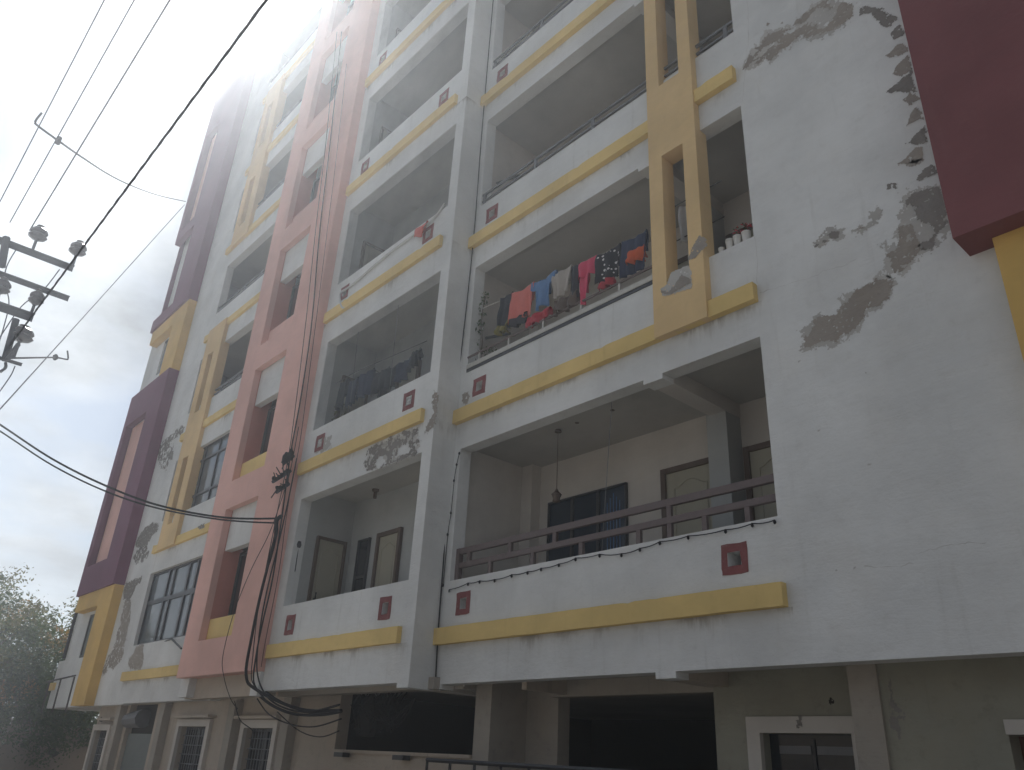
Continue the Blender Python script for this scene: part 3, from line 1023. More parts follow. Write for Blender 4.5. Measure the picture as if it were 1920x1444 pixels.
# door surround at the right
holed_wall(-4.66, -3.52, 0.0, 2.14, 0.80, 0.86, [(-4.52, -3.62, 0.0, 2.0)]).make("door_surround", "interior_cream", bld)
gd = B(-4.52, -3.62, 0.97, 1.0, 0.0, 2.0).make("ground_door", "pane_dark", bld)
B(-4.42, -4.10, 0.96, 0.97, 1.83, 1.9).make("door_vent", "rail_grey", gd)
B(-4.04, -3.66, 0.96, 0.97, 1.83, 1.9).make("door_vent", "rail_grey", gd)
B(-4.085, -4.055, 0.955, 0.97, 0.0, 1.96).make("door_stile", "black_metal", gd)
holed_wall(-2.26, -1.2, 0.0, 2.08, 0.40, 0.45, [(-2.26, -1.3, 0.0, 1.98)]).make("door_surround", "interior_cream", bld)
B(-2.4, -1.25, 0.66, 0.69, 0.0, 2.0).make("ground_door", "far_wall_red", bld)


for xp in (-21.2, -18.43, -15.0, -12.9):
    B(xp - 0.13, xp + 0.13, 0.24, 0.40, 0.0, 2.44).make("ground_pillar", "beige_pillar", bld)


def sash(x0, x1, z0, z1, y=0.5):
    holed_wall(x0 - 0.14, x1 + 0.14, z0 - 0.1, z1 + 0.13, 0.33, 0.40, [(x0, x1, z0, z1)]).make("window_surround", "interior_cream", bld)
    w = holed_wall(x0, x1, z0, z1, y, y + 0.05, [(x0 + 0.05, (x0 + x1) / 2 - 0.03, z0 + 0.05, z1 - 0.05), ((x0 + x1) / 2 + 0.03, x1 - 0.05, z0 + 0.05, z1 - 0.05)]).make("ground_window", "dark_frame", bld)
    MB().quad((x0, y + 0.03, z0), (x1, y + 0.03, z0), (x1, y + 0.03, z1), (x0, y + 0.03, z1)).make("pane", "pane_dark", w)
    n = int((x1 - x0) / 0.11)
    for q in range(1, n):
        x = x0 + (x1 - x0) * q / n
        MB().tube([(x, y - 0.03, z0), (x, y - 0.03, z1)], 0.009, 5).make("grille_bar", "rail_grey", w)
    for q in range(1, 9):
        z = z0 + (z1 - z0) * q / 9
        MB().tube([(x0, y - 0.036, z), (x1, y - 0.036, z)], 0.008, 5).make("grille_bar", "rail_grey", w)


sash(-22.95, -21.95, 0.3, 1.90)
sash(-17.55, -16.2, 0.5, 2.0)
sash(-14.55, -13.45, 0.5, 1.98)
for xa, xb, z in ((-17.8, -15.95, 2.15), (-14.8, -13.2, 2.12), (-22.6, -21.6, 2.12)):
    B(xa, xb, 0.22, 0.40, z, z + 0.05).make("window_hood", "beige_wall", bld)
# rolling shutter
sh = B(-20.9, -19.15, 0.50, 0.53, 0.0, 1.85).make("rolling_shutter", "shutter_grey", bld)
for q in range(17):
    z = 0.05 + q * 0.105
    B(-20.88, -19.17, 0.485, 0.50, z, z + 0.07).make("shutter_slat", "shutter_grey", sh)
B(-20.9, -19.15, 0.55, 0.6, 1.85, 2.46).make("opening_shade_sheet", "soil_shade_dark", bld)  # dark sheet put in the opening in place of its shade
MB().tube([(-20.9, 0.42, 2.12), (-19.9, 0.42, 2.16)], [0.16, 0.2], 10).make("shutter_drum", "rail_grey", bld)

# low gate in front of the parking bay
gate = MB().tube([(-8.6, -0.02, 1.62), (-5.0, -0.02, 1.60)], 0.028, 6).make("parking_gate", "black_metal", bld)
for q in range(9):
    x = -8.6 + q * 0.45
    MB().tube([(x, -0.02, 1.6), (x, -0.02, 0.1)], 0.018, 5).make("gate_bar", "black_metal", gate)

# ---------------------------------------------------------------- peeled plaster, each patch where it is on the wall
WY = -0.004
peel(WY, [(-3.54,9.23),(-3.41,9.41),(-3.28,9.38),(-3.20,9.52),(-3.03,9.43),(-2.86,9.33),(-2.83,9.42),(-2.67,9.44),(-2.56,9.48),(-2.42,9.42),(-2.45,9.32),(-2.37,9.24),(-2.27,9.23),(-2.23,9.14),(-2.22,8.99),(-2.29,8.94),(-2.42,8.96),(-2.56,9.01),(-2.72,9.06),(-2.80,9.17),(-2.93,9.14),(-3.04,9.13),(-3.11,9.09),(-3.20,9.07),(-3.26,9.18),(-3.35,9.13),(-3.45,9.20)],
     [[(-2.72,9.31),(-2.59,9.40),(-2.45,9.30),(-2.36,9.18),(-2.43,9.09),(-2.54,9.05),(-2.60,9.13),(-2.65,9.25)], [(-3.43,9.22),(-3.32,9.29),(-3.25,9.35),(-3.11,9.30),(-3.05,9.23),(-3.16,9.28),(-3.26,9.23)], [(-3.02,9.37),(-2.83,9.34),(-2.69,9.28),(-2.78,9.27),(-2.94,9.29)]], step=0.010, rag=0.03, eat=0.12, seed=1)
peel(WY, [(-2.14,8.97),(-2.09,9.00),(-1.95,8.87),(-1.88,8.73),(-1.81,8.63),(-1.82,8.56),(-1.93,8.56),(-1.99,8.68),(-2.02,8.85),(-2.14,8.91)], step=0.010, rag=0.02, seed=2, mat="bare_render_dark")
for q, p in enumerate(([(-1.90,8.44),(-1.80,8.48),(-1.77,8.33),(-1.83,8.32),(-1.90,8.34)], [(-2.01,8.19),(-1.85,8.25),(-1.78,8.20),(-1.79,8.09),(-1.87,8.09)],
                       [(-1.95,7.92),(-1.91,8.01),(-1.79,8.05),(-1.78,7.85),(-1.88,7.86)], [(-2.06,7.75),(-1.91,7.81),(-1.79,7.86),(-1.79,7.58),(-1.89,7.64),(-1.98,7.69)],
                       [(-1.91,7.56),(-1.83,7.61),(-1.78,7.47),(-1.85,7.47),(-1.88,7.45)], [(-1.92,7.25),(-1.82,7.39),(-1.77,7.31),(-1.77,7.22),(-1.85,7.24)],
                       [(-1.96,7.03),(-1.85,7.11),(-1.76,7.15),(-1.79,6.97),(-1.87,6.97)], [(-2.06,6.87),(-1.90,6.95),(-1.83,6.90),(-1.87,6.75),(-1.97,6.77)],
                       [(-2.03,6.84),(-1.92,6.84),(-1.85,6.81),(-1.86,6.78),(-1.97,6.82)], [(-1.96,6.60),(-1.89,6.67),(-1.78,6.70),(-1.76,6.56),(-1.86,6.56)])):
    peel(WY, p, step=0.010, rag=0.018, seed=10 + q * 3.3, mat="bare_render" if q % 3 else "bare_render_dark")
peel(WY, [(-2.07,6.44),(-2.01,6.47),(-1.88,6.46),(-1.79,6.43),(-1.77,6.21),(-1.77,6.01),(-1.84,5.99),(-1.90,5.93),(-1.93,5.86),(-2.02,5.87),(-2.03,5.93),(-1.93,5.94),(-1.90,6.02),(-1.92,6.10),(-1.98,6.15),(-2.01,6.23),(-1.97,6.30),(-2.05,6.36)],
     [[(-1.93,6.13),(-1.89,6.06),(-1.90,5.99),(-1.94,5.95),(-1.98,6.00)]], step=0.009, rag=0.02, eat=0.05, seed=4, mat="bare_render_dark")
peel(WY, [(-2.18,6.18),(-2.05,6.17),(-2.05,6.05),(-2.03,5.95),(-2.03,5.87),(-2.11,5.80),(-2.17,5.76),(-2.20,5.72),(-2.30,5.73),(-2.30,5.86),(-2.31,5.98),(-2.21,5.99)],
     [[(-2.12,6.07),(-2.07,6.03),(-2.10,5.98),(-2.13,6.03)], [(-2.23,5.79),(-2.18,5.79),(-2.19,5.73)]], step=0.009, rag=0.02, eat=0.08, seed=5)
peel(WY, [(-3.22,5.31),(-3.19,5.44),(-3.10,5.49),(-3.06,5.60),(-2.97,5.58),(-2.86,5.52),(-2.78,5.64),(-2.64,5.70),(-2.53,5.72),(-2.45,5.76),(-2.33,5.69),(-2.32,5.62),(-2.38,5.53),(-2.46,5.48),(-2.56,5.51),(-2.59,5.43),(-2.67,5.37),(-2.75,5.31),(-2.84,5.32),(-2.88,5.26),(-3.02,5.31),(-3.12,5.31)],
     step=0.009, rag=0.022, seed=6, mat="bare_render")
for q, (p, m_) in enumerate((([(-2.21,6.65),(-2.19,6.70),(-2.12,6.67),(-2.11,6.61),(-2.16,6.63)], "bare_render_dark"), ([(-2.84,6.44),(-2.79,6.47),(-2.72,6.43),(-2.72,6.36),(-2.78,6.38)], "bare_render_dark"),
                             ([(-2.89,6.38),(-2.87,6.41),(-2.83,6.38),(-2.86,6.36)], "bare_render_dark"), ([(-2.98,6.37),(-2.96,6.40),(-2.92,6.38),(-2.95,6.36)], "bare_render_dark"),
                             ([(-2.55,6.36),(-2.52,6.37),(-2.48,6.34),(-2.52,6.34)], "bare_render"), ([(-2.39,6.43),(-2.32,6.46),(-2.28,6.45),(-2.31,6.40)], "patched_render"),
                             ([(-3.19,9.65),(-3.18,9.68),(-3.14,9.64),(-3.16,9.61)], "bare_render"), ([(-3.01,9.54),(-2.98,9.55),(-2.97,9.51),(-2.99,9.51)], "bare_render"))):
    peel(WY, p, step=0.007, rag=0.012, seed=40 + q, mat=m_)
# thinner coat still clinging round the big patches
for q, p in enumerate(([(-3.25,5.29),(-3.22,5.48),(-3.11,5.53),(-3.05,5.63),(-2.97,5.61),(-2.87,5.55),(-2.79,5.68),(-2.65,5.74),(-2.53,5.76),(-2.44,5.80),(-2.31,5.72),(-2.29,5.61),(-2.37,5.51),(-2.46,5.45),(-2.56,5.47),(-2.58,5.39),(-2.67,5.34),(-2.74,5.28),(-2.83,5.29),(-2.87,5.23),(-3.03,5.29),(-3.13,5.28)],
                       [(-2.31,6.07),(-2.19,6.20),(-2.07,6.47),(-2.01,6.50),(-1.88,6.49),(-1.77,6.46),(-1.75,6.19),(-1.76,5.98),(-1.89,5.86),(-2.01,5.83),(-2.11,5.76),(-2.20,5.67),(-2.31,5.71),(-2.34,5.87)],
                       [(-3.57,9.23),(-3.43,9.46),(-3.30,9.43),(-3.23,9.56),(-3.02,9.47),(-2.87,9.36),(-2.84,9.47),(-2.68,9.48),(-2.56,9.53),(-2.24,9.23),(-2.21,8.98),(-2.28,8.90),(-2.41,8.92),(-2.56,8.98),(-2.72,9.03),(-2.80,9.14),(-2.93,9.10),(-3.11,9.05),(-3.20,9.03),(-3.27,9.15),(-3.35,9.09)],
                       [(-2.60,6.40),(-2.42,6.45),(-2.29,6.48),(-2.24,6.45),(-2.30,6.36),(-2.50,6.31)], [(-3.02,6.36),(-2.89,6.46),(-2.78,6.49),(-2.68,6.42),(-2.69,6.33),(-2.89,6.33)])):
    peel(-0.0022, p, step=0.010, rag=0.05, eat=0.38 if q > 2 else 0.26, seed=200 + q * 7, mat="patched_render")
# hairline cracks
for pts in ([(-2.50,-0.00,3.24),(-2.34,-0.00,3.26),(-2.18,-0.00,3.26),(-2.00,-0.00,3.26)], [(-2.93,-0.00,3.21),(-2.76,-0.00,3.19),(-2.55,-0.00,3.17)], [(-3.61,-0.00,6.12),(-3.34,-0.00,6.08),(-3.05,-0.00,6.06),(-2.83,-0.00,6.05),(-2.60,-0.00,6.04)], [(-3.39,-0.00,10.32),(-3.42,-0.00,9.73),(-3.50,-0.00,9.27),(-3.59,-0.00,8.74)], [(-3.62,-0.00,6.85),(-3.60,-0.00,6.56),(-3.64,-0.00,6.25)]):
    sp_ = spline(pts, 16)
    sp_ = [p + Vector((0.012 * noise.noise(p * 14), 0, 0.03 * noise.noise(p * 9) + 0.012 * noise.noise(p * 31))) for p in sp_]
    MB().tube(sp_, [0.0004 + 0.0022 * abs(noise.noise(p * 6)) for p in sp_], 4).make("hairline_crack", "bare_render", bld)
# scuffs on the big blank wall
for q in range(9):
    x, z = random.uniform(-3.4, -1.0), random.uniform(2.9, 5.3)
    w = random.uniform(0.01, 0.05)
    peel(WY, [(x, z), (x + w, z + 0.004), (x + w * 1.4, z + 0.014), (x + w * 0.4, z + 0.016)], step=0.005, rag=0.006, seed=q + 70, mat="patched_render")
# damage at the foot of the peach column
peel(-0.114, [(-4.39,6.83),(-4.30,7.00),(-4.22,7.08),(-4.13,6.99),(-4.13,6.90),(-4.20,6.87),(-4.28,6.82)], step=0.008, rag=0.012, seed=8, mat="bare_render")
peel(-0.114, [(-4.69,6.65),(-4.63,6.77),(-4.39,6.76),(-4.36,6.63),(-4.37,6.44),(-4.52,6.48),(-4.68,6.49),(-4.76,6.53),(-4.79,6.62)], step=0.008, rag=0.012, seed=9, mat="patched_render")
peel(-0.118, [(-4.79,6.60),(-4.66,6.54),(-4.58,6.60),(-4.49,6.69),(-4.38,6.57),(-4.37,6.51),(-4.48,6.51),(-4.64,6.50),(-4.74,6.54)], step=0.008, rag=0.012, seed=9.5, mat="bare_render")
# left bay, beam between first and second floor
peel(-0.404, [(-10.38,5.73),(-10.28,5.94),(-9.98,5.96),(-9.51,6.01),(-9.05,5.94),(-8.90,5.68),(-8.98,5.57),(-9.43,5.56),(-9.90,5.56),(-10.19,5.57)],
     [[(-10.06,5.63),(-9.99,5.76),(-9.87,5.78),(-9.79,5.62),(-9.90,5.56)], [(-9.53,5.62),(-9.47,5.77),(-9.24,5.77),(-9.09,5.65),(-9.26,5.61)]], step=0.014, rag=0.03, eat=0.16, seed=11, mat="patched_render")
peel(-0.406, [(-10.43,5.71),(-10.28,5.98),(-9.99,5.99),(-9.52,6.04),(-9.05,5.96),(-8.87,5.67),(-8.98,5.54),(-9.42,5.54),(-9.89,5.55),(-10.19,5.56)],
     [[(-10.06,5.63),(-9.99,5.76),(-9.87,5.78),(-9.79,5.62),(-9.90,5.56)], [(-9.53,5.62),(-9.47,5.77),(-9.24,5.77),(-9.09,5.65),(-9.26,5.61)]], step=0.010, rag=0.03, eat=0.50, seed=11.5, mat="bare_render_dark")
peel(-0.404, [(-8.82,5.85),(-8.76,6.00),(-8.65,6.11),(-8.73,6.35),(-8.65,6.45),(-8.56,6.36),(-8.56,6.11),(-8.61,5.90),(-8.72,5.80)], step=0.010, rag=0.035, eat=0.3, seed=12, mat="bare_render")
peel(-0.404, [(-11.88,6.58),(-11.57,6.53),(-11.53,6.29),(-11.91,6.26),(-12.12,6.34)], step=0.010, rag=0.025, eat=0.35, seed=13, mat="patched_render")
peel(WY, [(-8.54,6.49),(-8.40,6.51),(-8.36,6.38),(-8.43,6.29),(-8.52,6.34)], step=0.009, rag=0.025, eat=0.35, seed=14, mat="bare_render")
# far left section, by the purple box and round the windows
LYs = 0.116
peel(LYs, [(-22.68,5.46),(-21.74,5.46),(-21.50,5.47),(-21.43,5.37),(-21.74,5.28),(-21.94,5.01),(-22.15,4.94),(-22.47,5.00),(-22.71,5.23)], step=0.022, rag=0.05, seed=21, mat="bare_render_dark")
peel(LYs, [(-22.66,6.64),(-22.28,6.87),(-21.73,6.92),(-21.17,6.75),(-21.14,6.60),(-21.56,6.49),(-21.69,6.30),(-22.35,6.31),(-22.74,6.46)], step=0.022, rag=0.05, seed=22, mat="bare_render_dark")
peel(LYs, [(-22.61,6.11),(-22.48,6.30),(-21.69,6.30),(-21.44,6.12),(-21.48,5.90),(-22.18,5.88)], step=0.018, rag=0.05, eat=0.42, seed=23, mat="bare_render_dark")
peel(LYs, [(-22.42,4.99),(-21.87,4.93),(-21.59,4.36),(-21.55,4.04),(-21.52,3.81),(-21.43,3.51),(-21.81,3.29),(-22.26,3.31),(-22.56,3.14),(-22.80,3.24),(-22.61,3.55),(-22.34,3.77),(-22.31,4.09),(-22.35,4.52)], step=0.022, rag=0.06, eat=0.22, seed=24, mat="bare_render")
peel(LYs, [(-20.67,3.75),(-20.13,3.72),(-20.04,3.50),(-19.85,3.32),(-20.00,3.18),(-20.38,3.18),(-20.75,3.24),(-20.95,3.42),(-20.74,3.58)], step=0.022, rag=0.05, seed=25, mat="bare_render")
peel(LYs, [(-22.68,9.45),(-21.78,9.50),(-21.15,9.55),(-20.99,9.28),(-21.75,9.26),(-22.43,9.25)], step=0.022, rag=0.05, eat=0.4, seed=26, mat="bare_render_dark")
peel(LYs, [(-21.75,8.71),(-21.78,8.94),(-21.45,8.86),(-21.39,8.58)], step=0.018, rag=0.03, seed=27, mat="bare_render_dark")
peel(LYs, [(-23.01,9.39),(-22.22,9.29),(-21.55,9.11),(-21.65,8.37),(-22.35,8.58)], step=0.02, rag=0.04, eat=0.55, seed=28, mat="bare_render_dark")
peel(0.046, [(-18.19,6.17),(-17.84,6.19),(-17.74,6.08),(-18.05,6.08)], step=0.016, rag=0.03, seed=29, mat="bare_render_dark")
peel(LYs, [(-20.28,6.20),(-19.88,6.21),(-19.37,6.16),(-19.37,6.09),(-20.03,6.12)], step=0.018, rag=0.04, eat=0.2, seed=30, mat="bare_render_dark")
# stains on the ground floor
for q, (p, Yg, m_) in enumerate((([(-3.08,2.39),(-3.05,2.39),(-3.05,2.23),(-2.99,2.13),(-3.04,2.06),(-3.06,1.93),(-3.08,1.98),(-3.11,2.04),(-3.07,2.14)], 0.446, "bare_render_dark"),
                                 ([(-3.83,2.28),(-3.80,2.30),(-3.78,2.29),(-3.78,2.27),(-3.81,2.25)], 0.856, "soil_shade_dark"),
                                 ([(-4.11,2.07),(-4.10,2.13),(-4.06,2.13),(-4.06,2.05),(-4.10,2.04)], 0.796, "bare_render_dark"),
                                 ([(-22.94,2.10),(-22.88,2.21),(-22.61,2.14),(-22.62,2.07)], 0.396, "soil_shade_dark"),
                                 ([(-22.75,2.05),(-22.68,2.14),(-21.38,2.09),(-21.35,2.05)], 0.395, "bare_render"))):
    peel(Yg, p, step=0.01, rag=0.02, eat=0.5 if q == 0 else 0, seed=50 + q, mat=m_)

# ================================================================ THINGS ON THE BALCONIES
# ---- clothes on the second floor line
def cloth(name, label, cat, group, mat, x0, x1, z0, z1, y, lean=0.0, waves=3, amp=0.03, sleeves=False, taper=0.0, seed=0, neck=False):
    """fabric hung over a line: it falls on both sides of it, gathers in folds, has a ragged hem"""
    random.seed(seed)
    nx, nz = 16, 14
    mb = MB()
    H = z1 - z0
    for side in (0, 1):
        i0 = len(mb.v)
        hh = H if side == 0 else H * 0.55
        for j in range(nz + 1):
            t = j / nz
            for i in range(nx + 1):
                u = i / nx
                w = 1.0 - taper * t
                x = x0 + (x1 - x0) * (0.5 + (u - 0.5) * w) + lean * t
                if sleeves and t < 0.34:
                    x = x0 + (x1 - x0) * (0.5 + (u - 0.5) * (1.35 - 0.4 * t))
                f = math.sin(u * waves * 2 * math.pi + seed + side) * amp * (0.25 + t) + noise.noise(Vector((u * 3, t * 2, seed))) * amp
                yy = y - 0.02 + (-1 if side == 0 else 1) * (0.012 + 0.02 * math.sin(min(1.0, t * 3) * 1.5)) + f
                z = z1 - hh * t - (0.03 * math.sin(u * math.pi) if t == 0 else 0) - 0.03 * noise.noise(Vector((u * 4, seed, t))) * t
                mb.v.append((x, yy, z))
        for j in range(nz):
            for i in range(nx):
                if sleeves and 4 < j and (i < 2 or i > nx - 3):
                    continue
                if neck and side == 0 and j < 2 and nx * 0.36 < i < nx * 0.6:
                    continue
                a = i0 + j * (nx + 1) + i
                mb.f.append((a, a + 1, a + nx + 2, a + nx + 1))
    for i in range(nx):
        if not (neck and nx * 0.36 < i < nx * 0.6):
            a, b = i, (nx + 1) * (nz + 1) + i
            mb.f.append((a, b, b + 1, a + 1))
    o = mb.make(name, mat, None, None, smooth=True)
    md = o.modifiers.new("thick", 'SOLIDIFY')
    md.thickness = 0.004
    tag(o, label, cat, group)
    return base_origin(o)


GC = "laundry hung along the second floor balcony"
YC = 0.06


def zc(q):
    return q


cl = [
    ("hanging_cloth", "black trousers at the left end of the second floor laundry, above a yellow rag", "trousers", "cloth_dark", [(-7.84,7.91),(-7.56,7.82)], [(-7.75,7.36)], 0.05, 2, dict()),
    ("towel", "salmon pink towel between black trousers and blue shirt", "towel", "cloth_salmon", [(-7.57,7.85),(-7.10,7.81)], [(-7.57,7.34)], 0.03, 2, dict()),
    ("shirt", "blue denim shirt hanging next to the salmon towel", "shirt", "cloth_blue", [(-7.09,7.84),(-6.72,7.80)], [(-7.02,7.37)], 0.03, 2, dict(sleeves=True, neck=True)),
    ("hanging_cloth", "pale beige cloth with a dark strap, right of the blue shirt", "cloth", "cloth_beige", [(-6.72,7.80),(-6.36,7.75)], [(-6.69,7.40)], 0.03, 2, dict(taper=0.25)),
    ("hanging_cloth", "narrow black garment between the beige and the hot pink cloth", "garment", "cloth_dark", [(-6.36,7.75),(-6.23,7.73)], [(-6.35,7.27)], 0.04, 1, dict()),
    ("hanging_cloth", "hot pink cloth trailing over the railing beside the polka dot dress", "cloth", "cloth_pink", [(-6.23,7.73),(-5.91,7.70)], [(-6.21,7.50)], 0.03, 2, dict()),
    ("hanging_cloth", "pink trouser leg hanging below the hot pink cloth", "trousers", "cloth_pink", [(-6.20,7.51),(-6.04,7.50)], [(-6.20,7.08)], 0.02, 1, dict(taper=0.5)),
    ("dress", "black dress with white polka dots on the second floor laundry line", "dress", "cloth_polka", [(-5.90,7.70),(-5.50,7.69)], [(-5.83,7.28)], 0.03, 2, dict(neck=True)),
    ("hanging_cloth", "dark navy cloth between the polka dot dress and the peach column", "cloth", "cloth_navy", [(-5.47,7.68),(-5.07,7.70)], [(-5.46,7.17)], 0.03, 3, dict()),
]
for q, (nm, lab, cat, mt, top, bot, amp, wv, kw) in enumerate(cl):
    (xa, za), (xb, zb2) = top
    zt = (za + zb2) / 2
    cloth(nm, lab, cat, GC, mt, xa, xb, bot[0][1] - 0.06, zt, YC, amp=amp, waves=wv, seed=q + 3, **kw)
o = MB().tube(sag((-8.28,0.06,7.89), (-5.07,0.06,7.67), 0.03), 0.007, 5).make("laundry_line", "rail_white")
tag(o, "thin pole carrying the coloured laundry on the second floor balcony", "laundry line")
base_origin(o)
# lower heap of clothes draped on the rail
for q, (lab, mt, pp) in enumerate((("yellow and black rag under the black trousers", "leaf_yellow", [(-7.79,7.38),(-7.55,7.34),(-7.75,7.21)]),
                                   ("red cloth draped on the rail under the blue shirt", "cloth_red", [(-7.17,7.24),(-6.72,7.21),(-7.13,7.09)]),
                                   ("dark brown cloth lying on the rail under the beige cloth", "brown_frame", [(-6.66,7.31),(-6.23,7.27),(-6.62,7.08)]),
                                   ("red cloth draped on the rail under the polka dot dress", "cloth_red", [(-5.85,7.20),(-5.60,7.20),(-5.83,7.11)]),
                                   ("orange cloth bundle on the rail at the peach column", "cloth_orange", [(-5.35,7.46),(-5.10,7.43),(-5.33,7.26)]),
                                   ("dark cloth bunched on the rail at the salmon towel's foot", "cloth_dark", [(-7.51,7.36),(-7.19,7.32),(-7.48,7.21)]))):
    (xa, za), (xb, zb2), (xc, zc_) = pp
    o = cloth("draped_cloth", lab, "cloth", GC, mt, xa, xb, zc_ - 0.02, (za + zb2) / 2 + 0.02, 0.03, amp=0.05, waves=2, seed=q + 30)

# ---- washing on the second floor of the left bay
GL = "dark laundry in the second floor left balcony"
yl = -0.1
for q, (lab, mt, pp) in enumerate((("dark jeans at the left end of the left balcony laundry", "cloth_dark", [(-12.08,7.80),(-11.80,7.77),(-12.04,7.23)]),
                                   ("pair of narrow navy trousers, second from the left in the left balcony", "cloth_navy", [(-11.75,7.71),(-11.48,7.71),(-11.67,7.18)]),
                                   ("large dark blue cloth in the middle of the left balcony laundry", "cloth_navy", [(-11.41,7.71),(-10.97,7.73),(-11.33,7.22)]),
                                   ("wide slate coloured sheet right of the large dark blue cloth", "cloth_dark", [(-10.92,7.58),(-10.48,7.58),(-10.84,7.15)]),
                                   ("black shirt between slate sheet and navy kurta in the left balcony", "cloth_dark", [(-10.44,7.52),(-10.19,7.54),(-10.36,7.12)]),
                                   ("navy kurta near the right end of the left balcony laundry", "cloth_navy", [(-10.15,7.51),(-9.81,7.54),(-10.05,7.14)]),
                                   ("dark olive shirt at the right end of the left balcony laundry", "cloth_dark", [(-9.77,7.57),(-9.58,7.64),(-9.73,7.30)]))):
    (xa, za), (xb, zb2), (xc, zc_) = pp
    cloth("hanging_cloth", lab, "garment", GL, mt, xa, xb, zc_, (za + zb2) / 2, yl, amp=0.04, waves=2, seed=q + 50)
o = MB().tube([(-12.67,-0.10,7.86), (-11.68,-0.10,7.88), (-9.47,-0.10,7.70)], 0.007, 5).make("laundry_line", "dark_frame")
tag(o, "thin dark line carrying the dark laundry in the left balcony", "laundry line")
base_origin(o)
o = MB()
for u in ((-12.55,0.10,8.17), (-11.39,0.10,7.94)):
    o.tube([u, (u[0], u[1] + 0.35, u[2] - 0.12)], 0.012, 5)
o.tube([(-12.88,0.00,7.95), (-12.33, 0.4, 8.2)], 0.010, 5)
o = o.make("drying_rack", "rail_grey")
tag(o, "folding drying rack arms on the left wall of the second floor left balcony", "drying rack")
base_origin(o)
# mesh wires across that balcony
for (a, b) in (((-11.25,-0.38,8.44), (-11.14,-0.38,6.82)), ((-10.01,-0.38,8.48), (-9.95,-0.38,6.85))):
    MB().tube([a, b], 0.006, 4).make("balcony_wire", "rail_grey", bld)


# ---- pots and plants
def leafball(c, rx, ry, rz, n, s, mat, name, parent=None, seed=1, droop=0.0):
    rnd = random.Random(seed)
    mb = MB()
    for _ in range(n):
        while True:
            p = Vector((rnd.uniform(-1, 1), rnd.uniform(-1, 1), rnd.uniform(-1, 1)))
            if p.length < 1:
                break
        if noise.noise(Vector((p.x * 2.1 + seed, p.y * 2.1, p.z * 2.1))) < -0.12:
            continue
        q = Vector((c[0] + p.x * rx, c[1] + p.y * ry, c[2] + p.z * rz))
        a = Vector((rnd.uniform(-1, 1), rnd.uniform(-1, 1), rnd.uniform(-1, 0.6) - droop)).normalized()
        b = a.cross(Vector((rnd.uniform(-1, 1), rnd.uniform(-1, 1), rnd.uniform(-1, 1)))).normalized()
        l = s * rnd.uniform(0.6, 1.3)
        w = l * 0.42
        mb.quad(tuple(q - a * l * 0.5), tuple(q + b * w * 0.5), tuple(q + a * l * 0.5), tuple(q - b * w * 0.5))
    o = mb.make(name, mat, parent)
    o["kind"] = "stuff"
    return o


def potted(label, loc, pot_mat, h, r, leafc, lr, group=None, n=120, s=0.07, mat="leaf_green", seed=1):
    t = thing("potted_plant", label, "plant", loc, group)
    MB().lathe(loc, [(r * 0.7, 0), (r, h * 0.9), (r * 1.08, h * 0.9), (r * 1.08, h), (r * 0.9, h), (r * 0.85, h - 0.01)], 14).make("pot", pot_mat, t, smooth=False)
    MB().tube([(loc[0], loc[1], loc[2] + h * 0.8), (loc[0] + 0.01, loc[1], loc[2] + h + leafc * 0.6)], 0.008, 5).make("stem", "bark", t)
    leafball((loc[0], loc[1], loc[2] + h + leafc), lr, lr * 0.8, leafc, n, s, mat, "foliage", t, seed)
    return t


zb2f = Z1 + HA + 0.81
x0_ = -8.36
t = thing("climbing_plant", "straggly climbing plant against the left edge of the second floor balcony opening", "plant", (x0_, 0.14, zb2f))
MB().tube(spline([(x0_, 0.14, zb2f), (x0_ + 0.05, 0.12, zb2f + 0.5), (x0_ - 0.04, 0.14, zb2f + 0.9), (x0_ + 0.04, 0.13, zb2f + 1.35)], 5), 0.010, 5).make("stem", "bark", t)
for q, (dz, rr, nn) in enumerate(((0.12, 0.11, 46), (0.45, 0.07, 22), (0.80, 0.09, 34), (1.08, 0.08, 22), (1.30, 0.07, 20))):
    leafball((x0_ + 0.03 * math.sin(q * 2), 0.12, zb2f + dz), rr, 0.07, 0.13, nn, 0.075, "leaf_green", "foliage", t, 60 + q, 0.5)
potted("small leafy plant in a brown pot at the left corner of the second floor railing", (-8.1, 0.12, zb2f + 0.02), "terracotta", 0.11, 0.06, 0.12, 0.11, n=70, s=0.06, seed=5)
potted("yellow leaved plant in the left bay's second floor balcony, beside its left reveal", (-12.08, -0.05, Z1 + HA + 0.02), "terracotta", 0.7, 0.09, 0.45, 0.16, n=110, s=0.10, mat="leaf_olive", seed=6)
